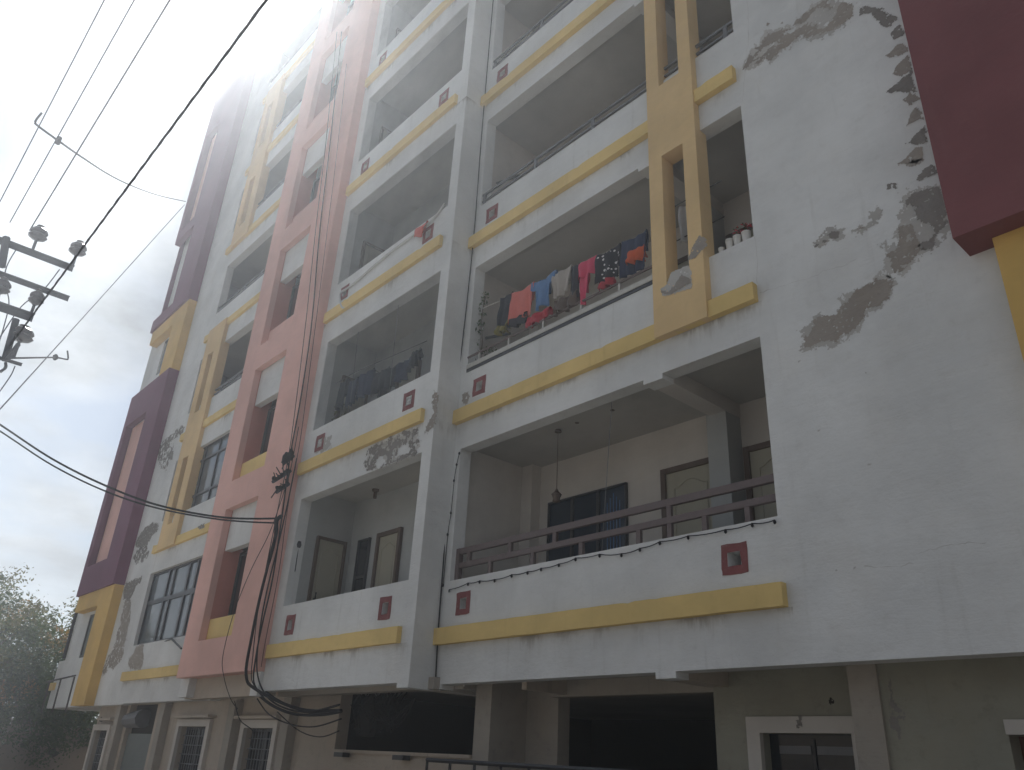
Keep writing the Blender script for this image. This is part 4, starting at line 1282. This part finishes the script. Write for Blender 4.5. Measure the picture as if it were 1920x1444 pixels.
# white pots on the sill of the narrow opening right of the peach column
for q, (u, v, h, r, extra) in enumerate((((-4.03,0.02,6.96), 0, 0.085, 0.036, "smallest"), ((-3.92,0.02,6.95), 0, 0.12, 0.042, "second"), ((-3.82,0.02,6.94), 0, 0.13, 0.044, "third"), ((-3.71,0.02,6.93), 0, 0.13, 0.048, "rightmost"))):
    pass
wp = [-4.06, -3.95, -3.85, -3.74]
labs = ("small empty white cup, leftmost on the sill right of the peach column", "plain white pot next to the small cup on the sill right of the peach column",
        "white pot with red sprigs, left of the last pot on that sill", "widest white pot with red sprigs, rightmost on the sill at the wall edge")
for q, x in enumerate(wp):
    h, r = (0.085, 0.034) if q == 0 else (0.14, 0.043 + 0.002 * q)
    t = thing("white_pot", labs[q], "pot", (x, 0.06, Z1 + HA + 0.81), "white pots on the second floor sill")
    c = (x, 0.06, Z1 + HA + 0.81)
    MB().lathe(c, [(r * 0.82, 0), (r, h * 0.85), (r * 1.1, h * 0.85), (r * 1.1, h), (r * 0.9, h), (r * 0.88, h - 0.02)], 14).make("pot", "bucket_white", t)
    if q >= 2:
        leafball((x, 0.06, c[2] + h + 0.07), 0.06, 0.05, 0.07, 26, 0.05, "cloth_red", "foliage", t, 80 + q)
        leafball((x, 0.06, c[2] + h + 0.06), 0.06, 0.05, 0.07, 26, 0.05, "leaf_green", "foliage", t, 90 + q)
# clothes seen through the slot of the peach column
o = cloth("hanging_cloth", "pale lilac cloth seen through the slot of the peach column", "cloth", GC, "cloth_white", -4.86, -4.62, 7.55, 8.12, 0.45, amp=0.03, waves=2, seed=71)
o = cloth("hanging_cloth", "small white cloth below the lilac one in the column slot", "cloth", GC, "cloth_white", -4.72, -4.60, 7.15, 7.5, 0.42, amp=0.02, waves=1, seed=72)
for z in (7.62, 8.16):
    MB().tube([(-5.0, 0.4, z), (-4.2, 0.4, z)], 0.008, 5).make("line_rod", "dark_frame", bld)
# third floor, left bay: pink bundle on the rail, blue cloths, cable
o = cloth("hanging_cloth", "pale pink bag hung over the third floor left balcony near the pilaster", "bag", "bags on the third floor left balcony", "cloth_salmon", -9.62, -9.30, 9.55, 9.80, -0.43, amp=0.03, waves=1, taper=0.3, seed=73)
o = cloth("hanging_cloth", "faded pink cloth on the fourth floor left balcony parapet", "cloth", None, "cloth_salmon", -10.1, -9.5, 12.7, 13.05, -0.30, amp=0.03, waves=2, seed=74)
o = MB().tube(spline([(-11.65,-0.43,9.14), (-11.83,-0.46,9.14), (-12.01,-0.46,9.40), (-12.04,-0.44,9.58), (-11.68,-0.43,9.59), (-10.5, -0.43, 9.72), (-9.3, -0.43, 9.76), (-8.9, -0.42, 9.95)], 6), 0.022, 6).make("white_hose", "plastic_white")
tag(o, "white hose along the third floor left balcony sill, looping round a red drain hole", "hose")
base_origin(o)

# ---- hanging lamp in the first floor balcony
t = thing("hanging_lamp", "small brass lantern on a long rod in the first floor balcony", "lantern", (-7.12,0.60,4.77))
lx, ly, lz = (-7.12,0.60,4.77)
MB().tube([(lx, ly, lz + 0.12), (lx, ly, 5.75)], 0.006, 5).make("rod", "brown_frame", t)
MB().lathe((lx, ly, 5.70), [(0.05, 0.0), (0.04, 0.03), (0.01, 0.05)], 12).make("ceiling_cup", "brown_frame", t)
MB().lathe((lx, ly, lz - 0.06), [(0.02, 0.0), (0.055, 0.015), (0.045, 0.05), (0.06, 0.10), (0.07, 0.11), (0.03, 0.15), (0.01, 0.19)], 12).make("lantern_body", "brown_frame", t, smooth=True)
for q, (u, zz) in enumerate(([(-6.77,5.65)][0], [(-6.15,5.92)][0])):
    MB().lathe((u, 0.6, 5.735), [(0.03, 0), (0.03, 0.012)], 10).make("ceiling_rose", "brown_frame", bld)
o = MB().tube([(-5.89,0.30,5.74), (-6.06,0.30,3.85)], 0.006, 4).make("dangling_wire", "rail_grey")
tag(o, "thin grey cord hanging from the ceiling in the middle of the first floor balcony", "cord")
base_origin(o)
o = MB().lathe((-10.94,0.20,5.56), [(0.03, -0.12), (0.03, -0.02), (0.06, 0.0), (0.06, 0.03)], 10).make("ceiling_fan_hook", "brown_frame")
tag(o, "dark ceiling hook inside the first floor balcony of the left bay", "hook")
o = MB().lathe((-12.34,-0.30,4.78), [(0.03, -0.05), (0.045, 0.0), (0.03, 0.06)], 10)
o.tube([(-12.34,-0.30,4.78), (-12.32,-0.30,4.33)], 0.008, 5)
o = o.make("wall_brush", "dark_frame")
tag(o, "dark long handled brush hung on the left wall of the first floor left balcony", "brush")
base_origin(o)

# ---- festoon of little bulbs round the first floor opening
fp = [(-8.43,-0.02,3.64),(-8.05,-0.02,3.68),(-7.82,-0.02,3.68),(-7.53,-0.02,3.66),(-7.22,-0.02,3.68),(-6.94,-0.02,3.68),(-6.71,-0.02,3.69),(-6.42,-0.02,3.70),(-6.16,-0.02,3.73),(-5.80,-0.02,3.72),(-5.49,-0.02,3.68),(-5.24,-0.02,3.70),(-4.98,-0.02,3.73),(-4.63,-0.02,3.73),(-4.20,-0.02,3.72),(-3.91,-0.02,3.73),(-3.68,-0.02,3.72)]
t = thing("string_lights", "dark string of small bulbs along the first floor parapet and up the left reveal", "string lights", fp[0])
path = []
for q in range(len(fp) - 1):
    path += sag(fp[q], fp[q + 1], 0.012, 4)[:-1]
path.append(Vector(fp[-1]))
MB().tube(path, 0.0055, 5).make("light_cord", "cable_black", t)
up_ = [(-8.58,-0.02,3.73),(-8.57,-0.02,4.41),(-8.54,-0.02,4.71),(-8.53,-0.02,5.17),(-8.50,-0.02,5.40),(-8.46,-0.02,5.56)]
MB().tube(spline(up_, 4), 0.0055, 5).make("light_cord", "cable_black", t)
for p in fp + up_:
    MB().lathe((p[0], p[1] - 0.005, p[2] - 0.025), [(0.006, -0.012), (0.014, 0.0), (0.013, 0.018), (0.006, 0.03)], 8).make("bulb", "cable_black", t)

# ---- drop cable in the corner of the pilaster
dc = [(-8.68,-0.03,5.52),(-8.65,-0.03,4.72),(-8.61,-0.03,4.13),(-8.60,-0.03,3.70),(-8.59,-0.03,3.15),(-8.57,-0.03,2.75),(-8.55,-0.03,2.44)]
o = MB().tube(spline([(-8.56, -0.03, 24), (-8.56, -0.03, 18), (-8.57, -0.03, 12), (-8.55, -0.03, 9)] + dc, 4), 0.010, 5).make("drop_cable", "cable_black")
tag(o, "thin black cable running down the inner corner of the tall white pilaster", "cable")
base_origin(o)

# ================================================================ CABLES ON THE PINK SHAFT
PXS = -0.64
rnd = random.Random(3)
GB = "cables running down the pink shaft"
clab = ("black cable running down the right edge of the pink shaft, thickest of the run", "thin black cable just left of the thick one on the pink shaft",
        "reddish cable close to the white bay on the pink shaft", "thin cable bowing left across the pink shaft's face near the bottom",
        "black cable hanging from the junction boxes into the loop under the shaft")
runs = [
    ([(-13.96,-0.64,18.01),(-13.40,-0.64,14.16),(-13.07,-0.64,11.48),(-12.66,-0.64,9.14),(-12.54,-0.64,7.52),(-12.55,-0.64,6.38),(-12.45,-0.64,5.29),(-12.38,-0.64,4.20),(-12.46,-0.64,3.45),(-12.48,-0.64,2.96),(-12.39,-0.64,2.57),(-11.95,-0.64,2.33)], 0.022, "cable_black"),
    ([(-14.21,-0.66,18.20),(-13.59,-0.66,14.26),(-13.23,-0.66,11.55),(-12.88,-0.66,9.21),(-12.63,-0.66,7.11),(-12.57,-0.66,6.28),(-12.61,-0.66,5.32),(-12.65,-0.66,4.41),(-12.66,-0.66,3.63),(-12.55,-0.66,2.97),(-12.44,-0.66,2.61),(-12.06,-0.66,2.40)], 0.013, "cable_black"),
    ([(-13.31,-0.64,16.40),(-12.91,-0.64,13.24),(-12.71,-0.64,11.29),(-12.53,-0.64,9.56),(-12.37,-0.64,7.89),(-12.26,-0.64,6.50),(-12.30,-0.64,5.83),(-12.27,-0.64,5.08),(-12.21,-0.64,4.53),(-12.20,-0.64,3.93),(-12.24,-0.64,3.19),(-12.23,-0.64,2.79)], 0.012, "cable_red"),
    ([(-12.33,-0.68,6.81),(-12.35,-0.68,6.02),(-12.47,-0.68,5.57),(-12.73,-0.68,4.96),(-13.19,-0.68,4.39),(-13.55,-0.68,3.71),(-13.65,-0.68,3.02),(-13.44,-0.68,2.68),(-13.04,-0.68,2.35),(-12.71,-0.68,2.19)], 0.011, "cable_black"),
    ([(-12.23,-0.66,6.20),(-12.27,-0.66,5.44),(-12.35,-0.66,4.72),(-12.47,-0.66,3.95),(-12.46,-0.66,3.28),(-12.30,-0.66,2.72),(-11.84,-0.66,2.36),(-11.11,-0.66,2.17),(-10.20,-0.66,2.11),(-9.72,-0.66,2.14)], 0.02, "cable_black"),
]
for q, (pts, r, mt) in enumerate(runs):
    o = MB().tube(spline(pts, 6), r * 0.6, 6).make("shaft_cable", mt)
    tag(o, clab[q], "cable", GB)
    base_origin(o)
# junction clamps where the service cables meet
jl = ("cluster of dark cable clamps, uppermost on the pink shaft's right edge", "wide clamp cluster with stubs, middle of the three on the pink shaft", "lowest row of cable clamps on the pink shaft")
for q, (c, w, h) in enumerate((((-12.50,-0.68,6.23), 0.34, 0.34), ((-12.66,-0.68,5.96), 0.62, 0.14), ((-12.53,-0.68,5.72), 0.42, 0.12))):
    t = thing("cable_clamp", jl[q], "clamp", c, "cable clamps on the pink shaft")
    MB().tube([(c[0] - w / 2, c[1], c[2] - 0.03), (c[0] + w / 2, c[1], c[2] + 0.03)], 0.03, 6).make("clamp_bar", "pole_steel", t)
    for j in range(6):
        x = c[0] - w / 2 + w * (j + 0.5) / 6
        m = MB()
        m.lathe((x, c[1] - 0.02, c[2] + rnd.uniform(-0.06, 0.02)), [(0.02, 0), (0.035, 0.03), (0.035, h * 0.4), (0.02, h * 0.5)], 8)
        m.tube([(x, c[1], c[2] + 0.05), (x + rnd.uniform(-.1, .1), c[1] - 0.06, c[2] + rnd.uniform(-.2, .25))], 0.010, 5)
        m.make("clamp_block", "cable_black", t)
# loops under the left bay
ll = ("highest cable loop under the left bay, sagging to the dark parking opening", "middle cable loop under the left bay", "lowest slack cable loop under the left bay", "loose thin wire trailing under the left bay towards the window surround", "thin wire hanging from the shaft beam in front of the ground floor wall")
loops = [
    ([(-12.54,-0.35,2.47),(-12.10,-0.35,2.34),(-11.47,-0.35,2.21),(-10.91,-0.35,2.17),(-10.26,-0.35,2.24)], 0.016),
    ([(-12.89,-0.30,2.44),(-12.35,-0.30,2.27),(-11.62,-0.30,2.14),(-10.83,-0.30,2.12),(-10.27,-0.30,2.16)], 0.022),
    ([(-13.00,-0.25,2.38),(-12.48,-0.25,2.14),(-11.74,-0.25,2.00),(-11.02,-0.25,1.97),(-10.33,-0.25,2.07)], 0.010),
    ([(-12.33,-0.20,2.18),(-11.56,-0.20,1.92),(-10.92,-0.20,1.84),(-10.43,-0.20,1.92)], 0.008),
    ([(-13.72,-0.30,2.35),(-13.38,-0.30,2.06),(-12.83,-0.30,1.89),(-12.83,-0.30,1.68)], 0.008),
]
for q, (pts, r) in enumerate(loops):
    o = MB().tube(spline(pts, 6), r, 6).make("slack_cable", "cable_black")
    tag(o, ll[q], "cable", "slack cables under the left bay")
    base_origin(o)
m = MB()
rr = random.Random(9)
for q in range(20):
    x = -11.3 + rr.uniform(-0.3, 0.7)
    y = rr.uniform(0.66, 0.9)
    pts = [(x, y, 2.5), (x + rr.uniform(-.2, .3), y, 2.3), (x + rr.uniform(-.2, .4), y, 2.05 + rr.uniform(-.1, .1)), (x + rr.uniform(0, .5), y, 2.25), (x + rr.uniform(.1, .6), y, 2.52)]
    m.tube(spline(pts, 4), rr.uniform(0.008, 0.02), 5)
m.box(-11.45, -10.9, 0.7, 0.9, 1.9, 2.35)
o = m.make("cable_tangle", "hall_shade_black")  # same near-black, so the tangle sinks into the painted dark of the hall
tag(o, "dark tangle of cables and meter wiring at the left end of the parking opening", "cable tangle")
base_origin(o)
m = MB()
for q in range(4):
    m.tube(spline([(-11.0 + q * 0.2, 0.28, 2.3), (-10.2 + q * 0.1, 0.35, 2.1 - 0.04 * q), (-9.4, 0.3, 2.36)], 6), 0.008, 5)
o = m.make("slack_cable", "cable_black")
tag(o, "thin wires slung across the inside of the dark parking opening", "cable", "slack cables under the left bay")
base_origin(o)

# service cables from the street to the shaft
sa, sb = (-24.30,-3.60,9.19), (-12.36,-0.68,5.16)
sv = [("upper black service cable sagging from the street pole to the pink shaft", (-14.65,-4.73,6.20), (-19.33,-3.00,7.22), 0),
      ("lower black service cable running parallel just under the upper one", (-14.95,-4.66,6.20), (-19.15,-3.00,7.05), 1)]
for q, (lab, a, mid, dz) in enumerate(sv):
    a = Vector(((-13.4, -4.83, 6.2), (-13.4, -4.83, 6.11))[q])
    a = Vector(a)
    ctl = [(((-14.60,-4.73,6.19)), ((-14.10,-3.93,5.70)), ((-13.70,-3.14,5.37)), ((-13.30,-2.37,5.15)), ((-13.00,-1.40,5.12)), ((-12.66,-0.54,5.24))),
           (((-14.60,-4.71,6.09)), ((-14.10,-3.90,5.60)), ((-13.70,-3.11,5.28)), ((-13.30,-2.36,5.10)), ((-13.00,-1.39,5.08)), ((-12.66,-0.52,5.16)))][q]
    p0 = Vector(ctl[0]) + (Vector(ctl[0]) - Vector(ctl[1])) * 1.5
    o = MB().tube(spline([p0] + [Vector(c) for c in ctl], 8), 0.017 - 0.003 * q, 6).make("service_cable", "cable_black")
    tag(o, lab, "cable", "service cables to the pink shaft")
    base_origin(o)
o = MB().tube(spline([(-12.62,-0.57,5.27), (-12.58, -0.66, 5.15), (-12.56, -0.64, 4.9), (-12.6, -0.66, 4.4), (-12.68, -0.66, 3.9), (-12.72, -0.66, 3.3), (-12.72, -0.64, 2.7), (-12.55, -0.5, 2.48), (-11.38,-0.35,2.20), (-10.44,-0.20,2.18)], 6), [0.035] * 12 + [0.03] * 6 + [0.024] * 31, 7).make("cable_bundle", "cable_black")
tag(o, "thick taped cable bundle bending down where the service cables reach the pink shaft", "cable bundle")
base_origin(o)

# ================================================================ THE STREET POLE AND ITS WIRES
PXX, PYY = -12.0, -6.15
pole = thing("utility_pole", "steel street pole with three cross arms and pin insulators at the left edge", "utility pole", (PXX, PYY, 0))
MB().tube([(PXX, PYY, 0), (PXX, PYY, 8.05)], [0.14, 0.09], 12).make("pole_shaft", "pole_concrete", pole)


def arm(y1, z, w=0.075, y0=-7.0):
    a = MB()
    a.box(PXX + 0.10, PXX + 0.105 + 0.006, y0, y1, z - w, z + w * 0.2)
    a.box(PXX + 0.111, PXX + 0.111 + w, y0, y1, z + w * 0.2 - 0.008, z + w * 0.2)
    return a.make("cross_arm", "pole_steel", pole)


A1, A2, A3, A4 = (-11.90,-4.83,7.87), (-11.90,-4.76,7.40), (-11.90,-5.10,6.92), (-11.90,-5.04,6.22)
arm(A1[1], A1[2] + 0.05, 0.065)
arm(A2[1], A2[2] + 0.03, 0.055)
arm(A3[1], A3[2] + 0.05, 0.085)
arm(A4[1], A4[2] + 0.02, 0.03)


def insulator(c, r=0.125):
    s = MB().lathe(c, [(0.03, -0.10), (0.05, -0.08), (r * 0.8, -0.06), (r, -0.035), (r * 0.8, 0.0), (r * 0.95, 0.03), (r * 0.85, 0.07), (r * 0.6, 0.10), (r * 0.35, 0.12), (r * 0.45, 0.14), (0.02, 0.16)], 9).make("insulator", "porcelain", pole)
    MB().tube([(c[0], c[1], c[2] - 0.36), (c[0], c[1], c[2] - 0.08)], 0.02, 6).make("insulator_pin", "pole_steel", s)


for c, r in (((-11.90,-5.39,8.23), .13), ((-11.90,-4.85,8.24), .125), ((-11.90,-5.14,7.25), .105), ((-11.90,-5.58,7.24), .12), ((-11.90,-5.16,6.65), .16)):
    insulator(c, r)
MB().tube([(-11.85,-5.29,6.83), (-11.85,-5.25,6.20)], 0.045, 6).make("arm_brace", "pole_steel", pole)
MB().tube([(-11.85,-5.67,7.51), (-11.85,-5.74,7.97)], 0.05, 6).make("arm_brace", "pole_steel", pole)
MB().tube([(-11.80,-5.17,6.47), (-11.80,-5.23,6.21)], 0.03, 6).make("arm_brace", "pole_steel", pole)
MB().tube(spline([(-11.80,-5.26,6.01), (-11.80,-5.22,6.09), (-11.80,-5.24,6.16)], 5), 0.02, 6).make("cable_hook", "pole_steel", pole)

GW = "overhead street wires"


def xwire(label, yz, r, x0, x1, group=GW, mat="pole_steel", drop=0.25):
    y, z = yz
    o = MB().tube(sag((x0, y, z), (x1, y, z), drop, 30), r, 5).make("overhead_wire", mat)
    tag(o, label, "wire", group)
    return base_origin(o)


wires = [
    ("thin overhead wire, farthest left of the four above the street", (-8.93,-5.98,8.30), 0.007, "pole_steel"),
    ("thin overhead wire carrying the spliced service tap", (-9.26,-5.76,8.30), 0.007, "pole_steel"),
    ("overhead wire third from the left, on the outer insulator", (-9.33,-5.50,8.30), 0.009, "pole_steel"),
]
for lab, p, r, mt in wires:
    xwire(lab, (p[1], p[2]), r, -12.0, 34.0, drop=0.0, mat="cable_black")
c = (-6.95,-5.26,6.40)
m = MB()
pts = [Vector((-12.0 + 46 * q / 200, c[1], c[2])) for q in range(201)]
m.tube(pts, 0.006, 6)
for ph in (0, 2.09, 4.19):
    m.tube([p + Vector((0, math.cos(p.x * 7 + ph) * 0.0075, math.sin(p.x * 7 + ph) * 0.0075)) for p in pts], 0.0055, 5)
o = m.make("twisted_cable", "cable_black")
tag(o, "thick twisted aerial cable running diagonally from the pole to the top of the sky", "cable", GW)
base_origin(o)
# wire that runs to the far corner of the building
e1 = Vector((-26.12,-0.20,19.59))
dxx = 18.0
o = MB().tube([e1, (-22.00,-2.77,12.29), (-16.50,-4.60,7.07), Vector((-16.50,-4.60,7.07)) + (Vector((-16.50,-4.60,7.07)) - Vector((-22.00,-2.77,12.29))) * 1.2], 0.013, 5).make("overhead_wire", "cable_black")
tag(o, "single thin wire rising to the building's upper left corner", "wire", GW)
base_origin(o)
# hooked tap wires
tp = (-11.00,-5.94,9.57), (-11.00,-5.97,9.39), (-11.00,-5.92,9.34), (-10.80,-5.65,9.12), (-12.00,-5.23,9.87), (-14.50,-4.42,11.48), (-17.00,-3.53,13.17), (-20.00,-2.33,15.30), (-26.09,-0.20,19.72)
t = thing("service_tap", "curved service wire with hooked end, spliced to an overhead wire, reaching the purple box", "wire", (tp[3]))
MB().tube(spline(tp, 6), [0.016] * 49, 5).make("tap_wire", "cable_black", t)
MB().tube([(-10.80,-5.65,9.18), (-10.80,-5.65,9.07)], 0.035, 7).make("splice", "cable_black", t)
t = thing("hooked_wire", "short level wire with an upturned hook clipped to the single rising wire", "wire", (-15.00,-4.23,7.76))
MB().tube(spline([(-12.00,-5.23,6.30), (-13.00,-4.82,6.82), (-15.00,-4.23,7.76), (-15.20,-4.03,7.87), (-15.20,-4.00,7.90), (-15.20,-4.05,8.04)], 5), 0.015, 5).make("hook_wire", "cable_black", t)
MB().lathe((-15.00,-4.23,7.76), [(0.02, -0.05), (0.045, -0.02), (0.045, 0.03), (0.02, 0.06)], 8).make("wire_clip", "cable_black", t)
for q, (pts, lab) in enumerate((([(-11.90,-5.58,7.86), (-11.90,-5.61,7.56), (-11.90,-5.57,7.23)], "jumper wire curling between the upper cross arms"),
                                ([(-11.90,-5.53,7.25), (-11.90,-5.43,7.04), (-11.90,-5.39,6.67), (-11.90,-5.38,6.38)], "jumper wire looping down beside the lower left insulator"),
                                ([(-11.90,-4.99,7.82), (-11.90,-5.10,7.41), (-11.90,-5.28,7.06), (-11.90,-5.39,6.53)], "jumper wire crossing behind the middle cross arm"),
                                ([(-11.90,-5.11,6.19), (-11.90,-5.12,6.04), (-11.90,-5.18,5.77)], "stay wire hanging from the lowest short arm"))):
    o = MB().tube(spline(pts, 6), 0.008, 5).make("jumper_wire", "pole_steel")
    tag(o, lab, "wire", "jumper wires at the pole")
    base_origin(o)

# ================================================================ TREES AND WALLS BEYOND THE BUILDING
def tree(label, x, y, h, rx, ry, rz, seed, group, nclump=60, leaves=130, s=0.16, mats=("leaf_green", "leaf_olive"), cz=None):
    rnd = random.Random(seed)
    t = thing("tree", label, "tree", (x, y, 0), group)
    top = Vector((x, y, h * 0.75))
    MB().tube([(x, y, 0), (x + 0.1, y, h * 0.25), (x - 0.1, y + 0.1, h * 0.45), tuple(top)], [0.22, 0.17, 0.12, 0.04], 8).make("trunk", "bark", t, smooth=True)
    cz = cz or h * 0.62
    cl_ = []
    lm = MB()
    for q in range(nclump):
        while True:
            p = Vector((rnd.uniform(-1, 1), rnd.uniform(-1, 1), rnd.uniform(-1, 1)))
            if 0.25 < p.length < 1.0:
                break
        c = Vector((x + p.x * rx, y + p.y * ry, cz + p.z * rz))
        if c.z > cz:
            c.z += 0.35 * rz * noise.noise(Vector((c.x * 0.5, c.y * 0.5, seed)))
        cl_.append(c)
        if q % 4 == 0:
            a = Vector((x, y, h * rnd.uniform(0.25, 0.6)))
            lm.tube([a, a.lerp(c, 0.5) + Vector((0, 0, 0.25)), c], [0.06, 0.035, 0.012], 5)
    lm.make("branches", "bark", t, smooth=True)
    per = [MB() for _ in mats]
    for c in cl_:
        cr_ = rnd.uniform(0.28, 0.6)
        mb = per[0] if rnd.random() < 0.62 else per[min(1, len(per) - 1)]
        if len(per) > 2 and rnd.random() < 0.10:
            mb = per[2]
        for _ in range(leaves):
            d = Vector((rnd.gauss(0, 1), rnd.gauss(0, 1), rnd.gauss(0, 1))) * cr_ * 0.5
            q = c + d
            a = Vector((rnd.uniform(-1, 1), rnd.uniform(-1, 1), rnd.uniform(-1, .4))).normalized()
            b = a.cross(Vector((rnd.uniform(-1, 1), rnd.uniform(-1, 1), rnd.uniform(-1, 1)))).normalized()
            l = s * rnd.uniform(0.6, 1.3)
            mb.quad(tuple(q - a * l * .5), tuple(q + b * l * .22), tuple(q + a * l * .5), tuple(q - b * l * .22))
    for mb, mt in zip(per, mats):
        if mb.f:
            o = mb.make("crown", mt, t)
            o["kind"] = "stuff"
    return t


MT = ("leaf_green", "leaf_olive", "leaf_dry")
tree("bushy tree with yellowing leaves right behind the building's left end", -29.9, 1.6, 5.6, 2.3, 2.2, 2.2, 2, "trees beyond the building", 120, 150, 0.13, MT, cz=3.7)
tree("tall loose crowned tree at the picture's left edge", -30.2, -1.4, 5.8, 2.2, 2.2, 2.2, 5, "trees beyond the building", 120, 150, 0.13, MT, cz=3.8)
tree("dark dense tree filling the gap low under the overhanging balcony", -30.0, 0.3, 4.2, 2.4, 2.0, 2.0, 8, "trees beyond the building", 110, 150, 0.12, ("leaf_green", "leaf_green"), cz=2.5)
tree("thin topped tree rising farther back over the bushy one", -35.0, 4.5, 7.6, 3.0, 2.6, 2.6, 12, "trees beyond the building", 100, 110, 0.15, MT, cz=4.9)
tree("olive green tree far back behind the others", -36.0, -1.0, 7.2, 3.2, 3.0, 2.9, 15, "trees beyond the building", 110, 110, 0.15, MT, cz=4.5)

wallt = thing("boundary_wall", "stained brown plastered boundary wall under the trees", "wall", (-29.0, 0, 0))
B(-29.2, -29.0, -2.0, 9.0, 0.0, 1.95).make("wall_panel", "boundary_plaster", wallt)
B(-29.25, -28.95, -2.0, 9.0, 1.95, 2.02).make("coping", "boundary_plaster", wallt)
for q, yy in enumerate((-0.6, 0.3, 1.1)):
    peelx = MB()
    rr = random.Random(q)
    ring = [(yy + math.cos(a) * rr.uniform(.08, .2), 1.3 + 0.2 * q % .4 + math.sin(a) * rr.uniform(.06, .16)) for a in [k * .7 for k in range(9)]]
    i0 = len(peelx.v)
    peelx.v += [(-28.994, p[0], p[1]) for p in ring]
    peelx.f.append(tuple(range(i0, i0 + 9)))
    peelx.make("wall_stain", "soil_shade_dark", wallt)
w2 = thing("red_wall", "dull red wall at the bottom left corner, in front of the brown one", "wall", (-26.5, -2.5, 0))
B(-26.7, -26.5, -6.0, -1.75, 0.0, 1.9).make("wall_panel", "far_wall_red", w2)
B(-26.75, -26.45, -6.0, -1.75, 1.9, 1.96).make("coping", "boundary_plaster", w2)
for q in range(6):
    leafball((-27.6 - 0.3 * q, -1.6 + 0.8 * q, 1.9), 0.7, 0.7, 0.5, 300, 0.12, "leaf_green", "shrub_leaves", thing("shrub", "dark shrub number along the boundary wall" if False else ("dark shrub at the red wall's top", "dark shrub right of the red wall's end", "dark shrub in the middle of the brown wall", "dark shrub close to the building's left corner", "dark shrub under the cage of thin bars", "dark shrub behind the ground floor corner")[q], "shrub", (-27.6 - 0.3 * q, -1.6 + 0.8 * q, 0), "shrubs along the boundary wall"), 100 + q)

# ---------------------------------------------------------------- low houses across the street, seen only in the window panes
for q, (lab, xa, xb, h, mt) in enumerate((("low brown house across the street, reflected in the left windows", -34, -24, 6.2, "boundary_plaster"),
                                          ("cream two storey house across the street", -22.5, -11, 7.0, "beige_wall"),
                                          ("grey flat roofed house across the street, opposite the right bay", -9.5, 3, 5.6, "roof_cement"),
                                          ("dull red house across the street at the right", 5, 17, 6.6, "far_wall_red"))):
    t = thing("house", lab, "house", ((xa + xb) / 2, -18.0, 0), "houses across the street")
    n = int((xb - xa) / 3)
    vo = [(xa + 1 + i * 3.0, xa + 2.2 + i * 3.0, z, z + 1.3) for i in range(n) for z in (0.9, 3.9) if z + 1.5 < h]
    holed_wall(xa, xb, 0, h, -18.0, -17.8, vo).make("wall", mt, t)
    for a, b, c, d in vo:
        MB().quad((a, -17.9, c), (b, -17.9, c), (b, -17.9, d), (a, -17.9, d)).make("window", "pane_dark", t)
    B(xa, xb, -26, -18.0, 0.01, h - 0.3).make("house_body", mt, t)
    B(xa - 0.2, xb + 0.2, -26.2, -17.5, h, h + 0.15).make("roof", "roof_cement", t)


# ================================================================ hazy air added to stand in for lens glare
hz = B(-320, 320, -320, 320, -1.0, 25.7)
glare_mat = bpy.data.materials.new("glare_haze_air")
glare_mat.use_nodes = True
hn = glare_mat.node_tree.nodes
hn.remove(hn["Principled BSDF"])
pv_ = hn.new("ShaderNodeVolumePrincipled")
pv_.inputs["Color"].default_value = (0.89, 0.945, 1.0, 1)
pv_.inputs["Density"].default_value = 0.0062
pv_.inputs["Anisotropy"].default_value = 0.70
glare_mat.node_tree.links.new(pv_.outputs[0], hn["Material Output"].inputs["Volume"])
MATS["glare_haze_air"] = glare_mat
hzo = hz.make("glare_haze", "glare_haze_air")
hzo["kind"] = "stuff"
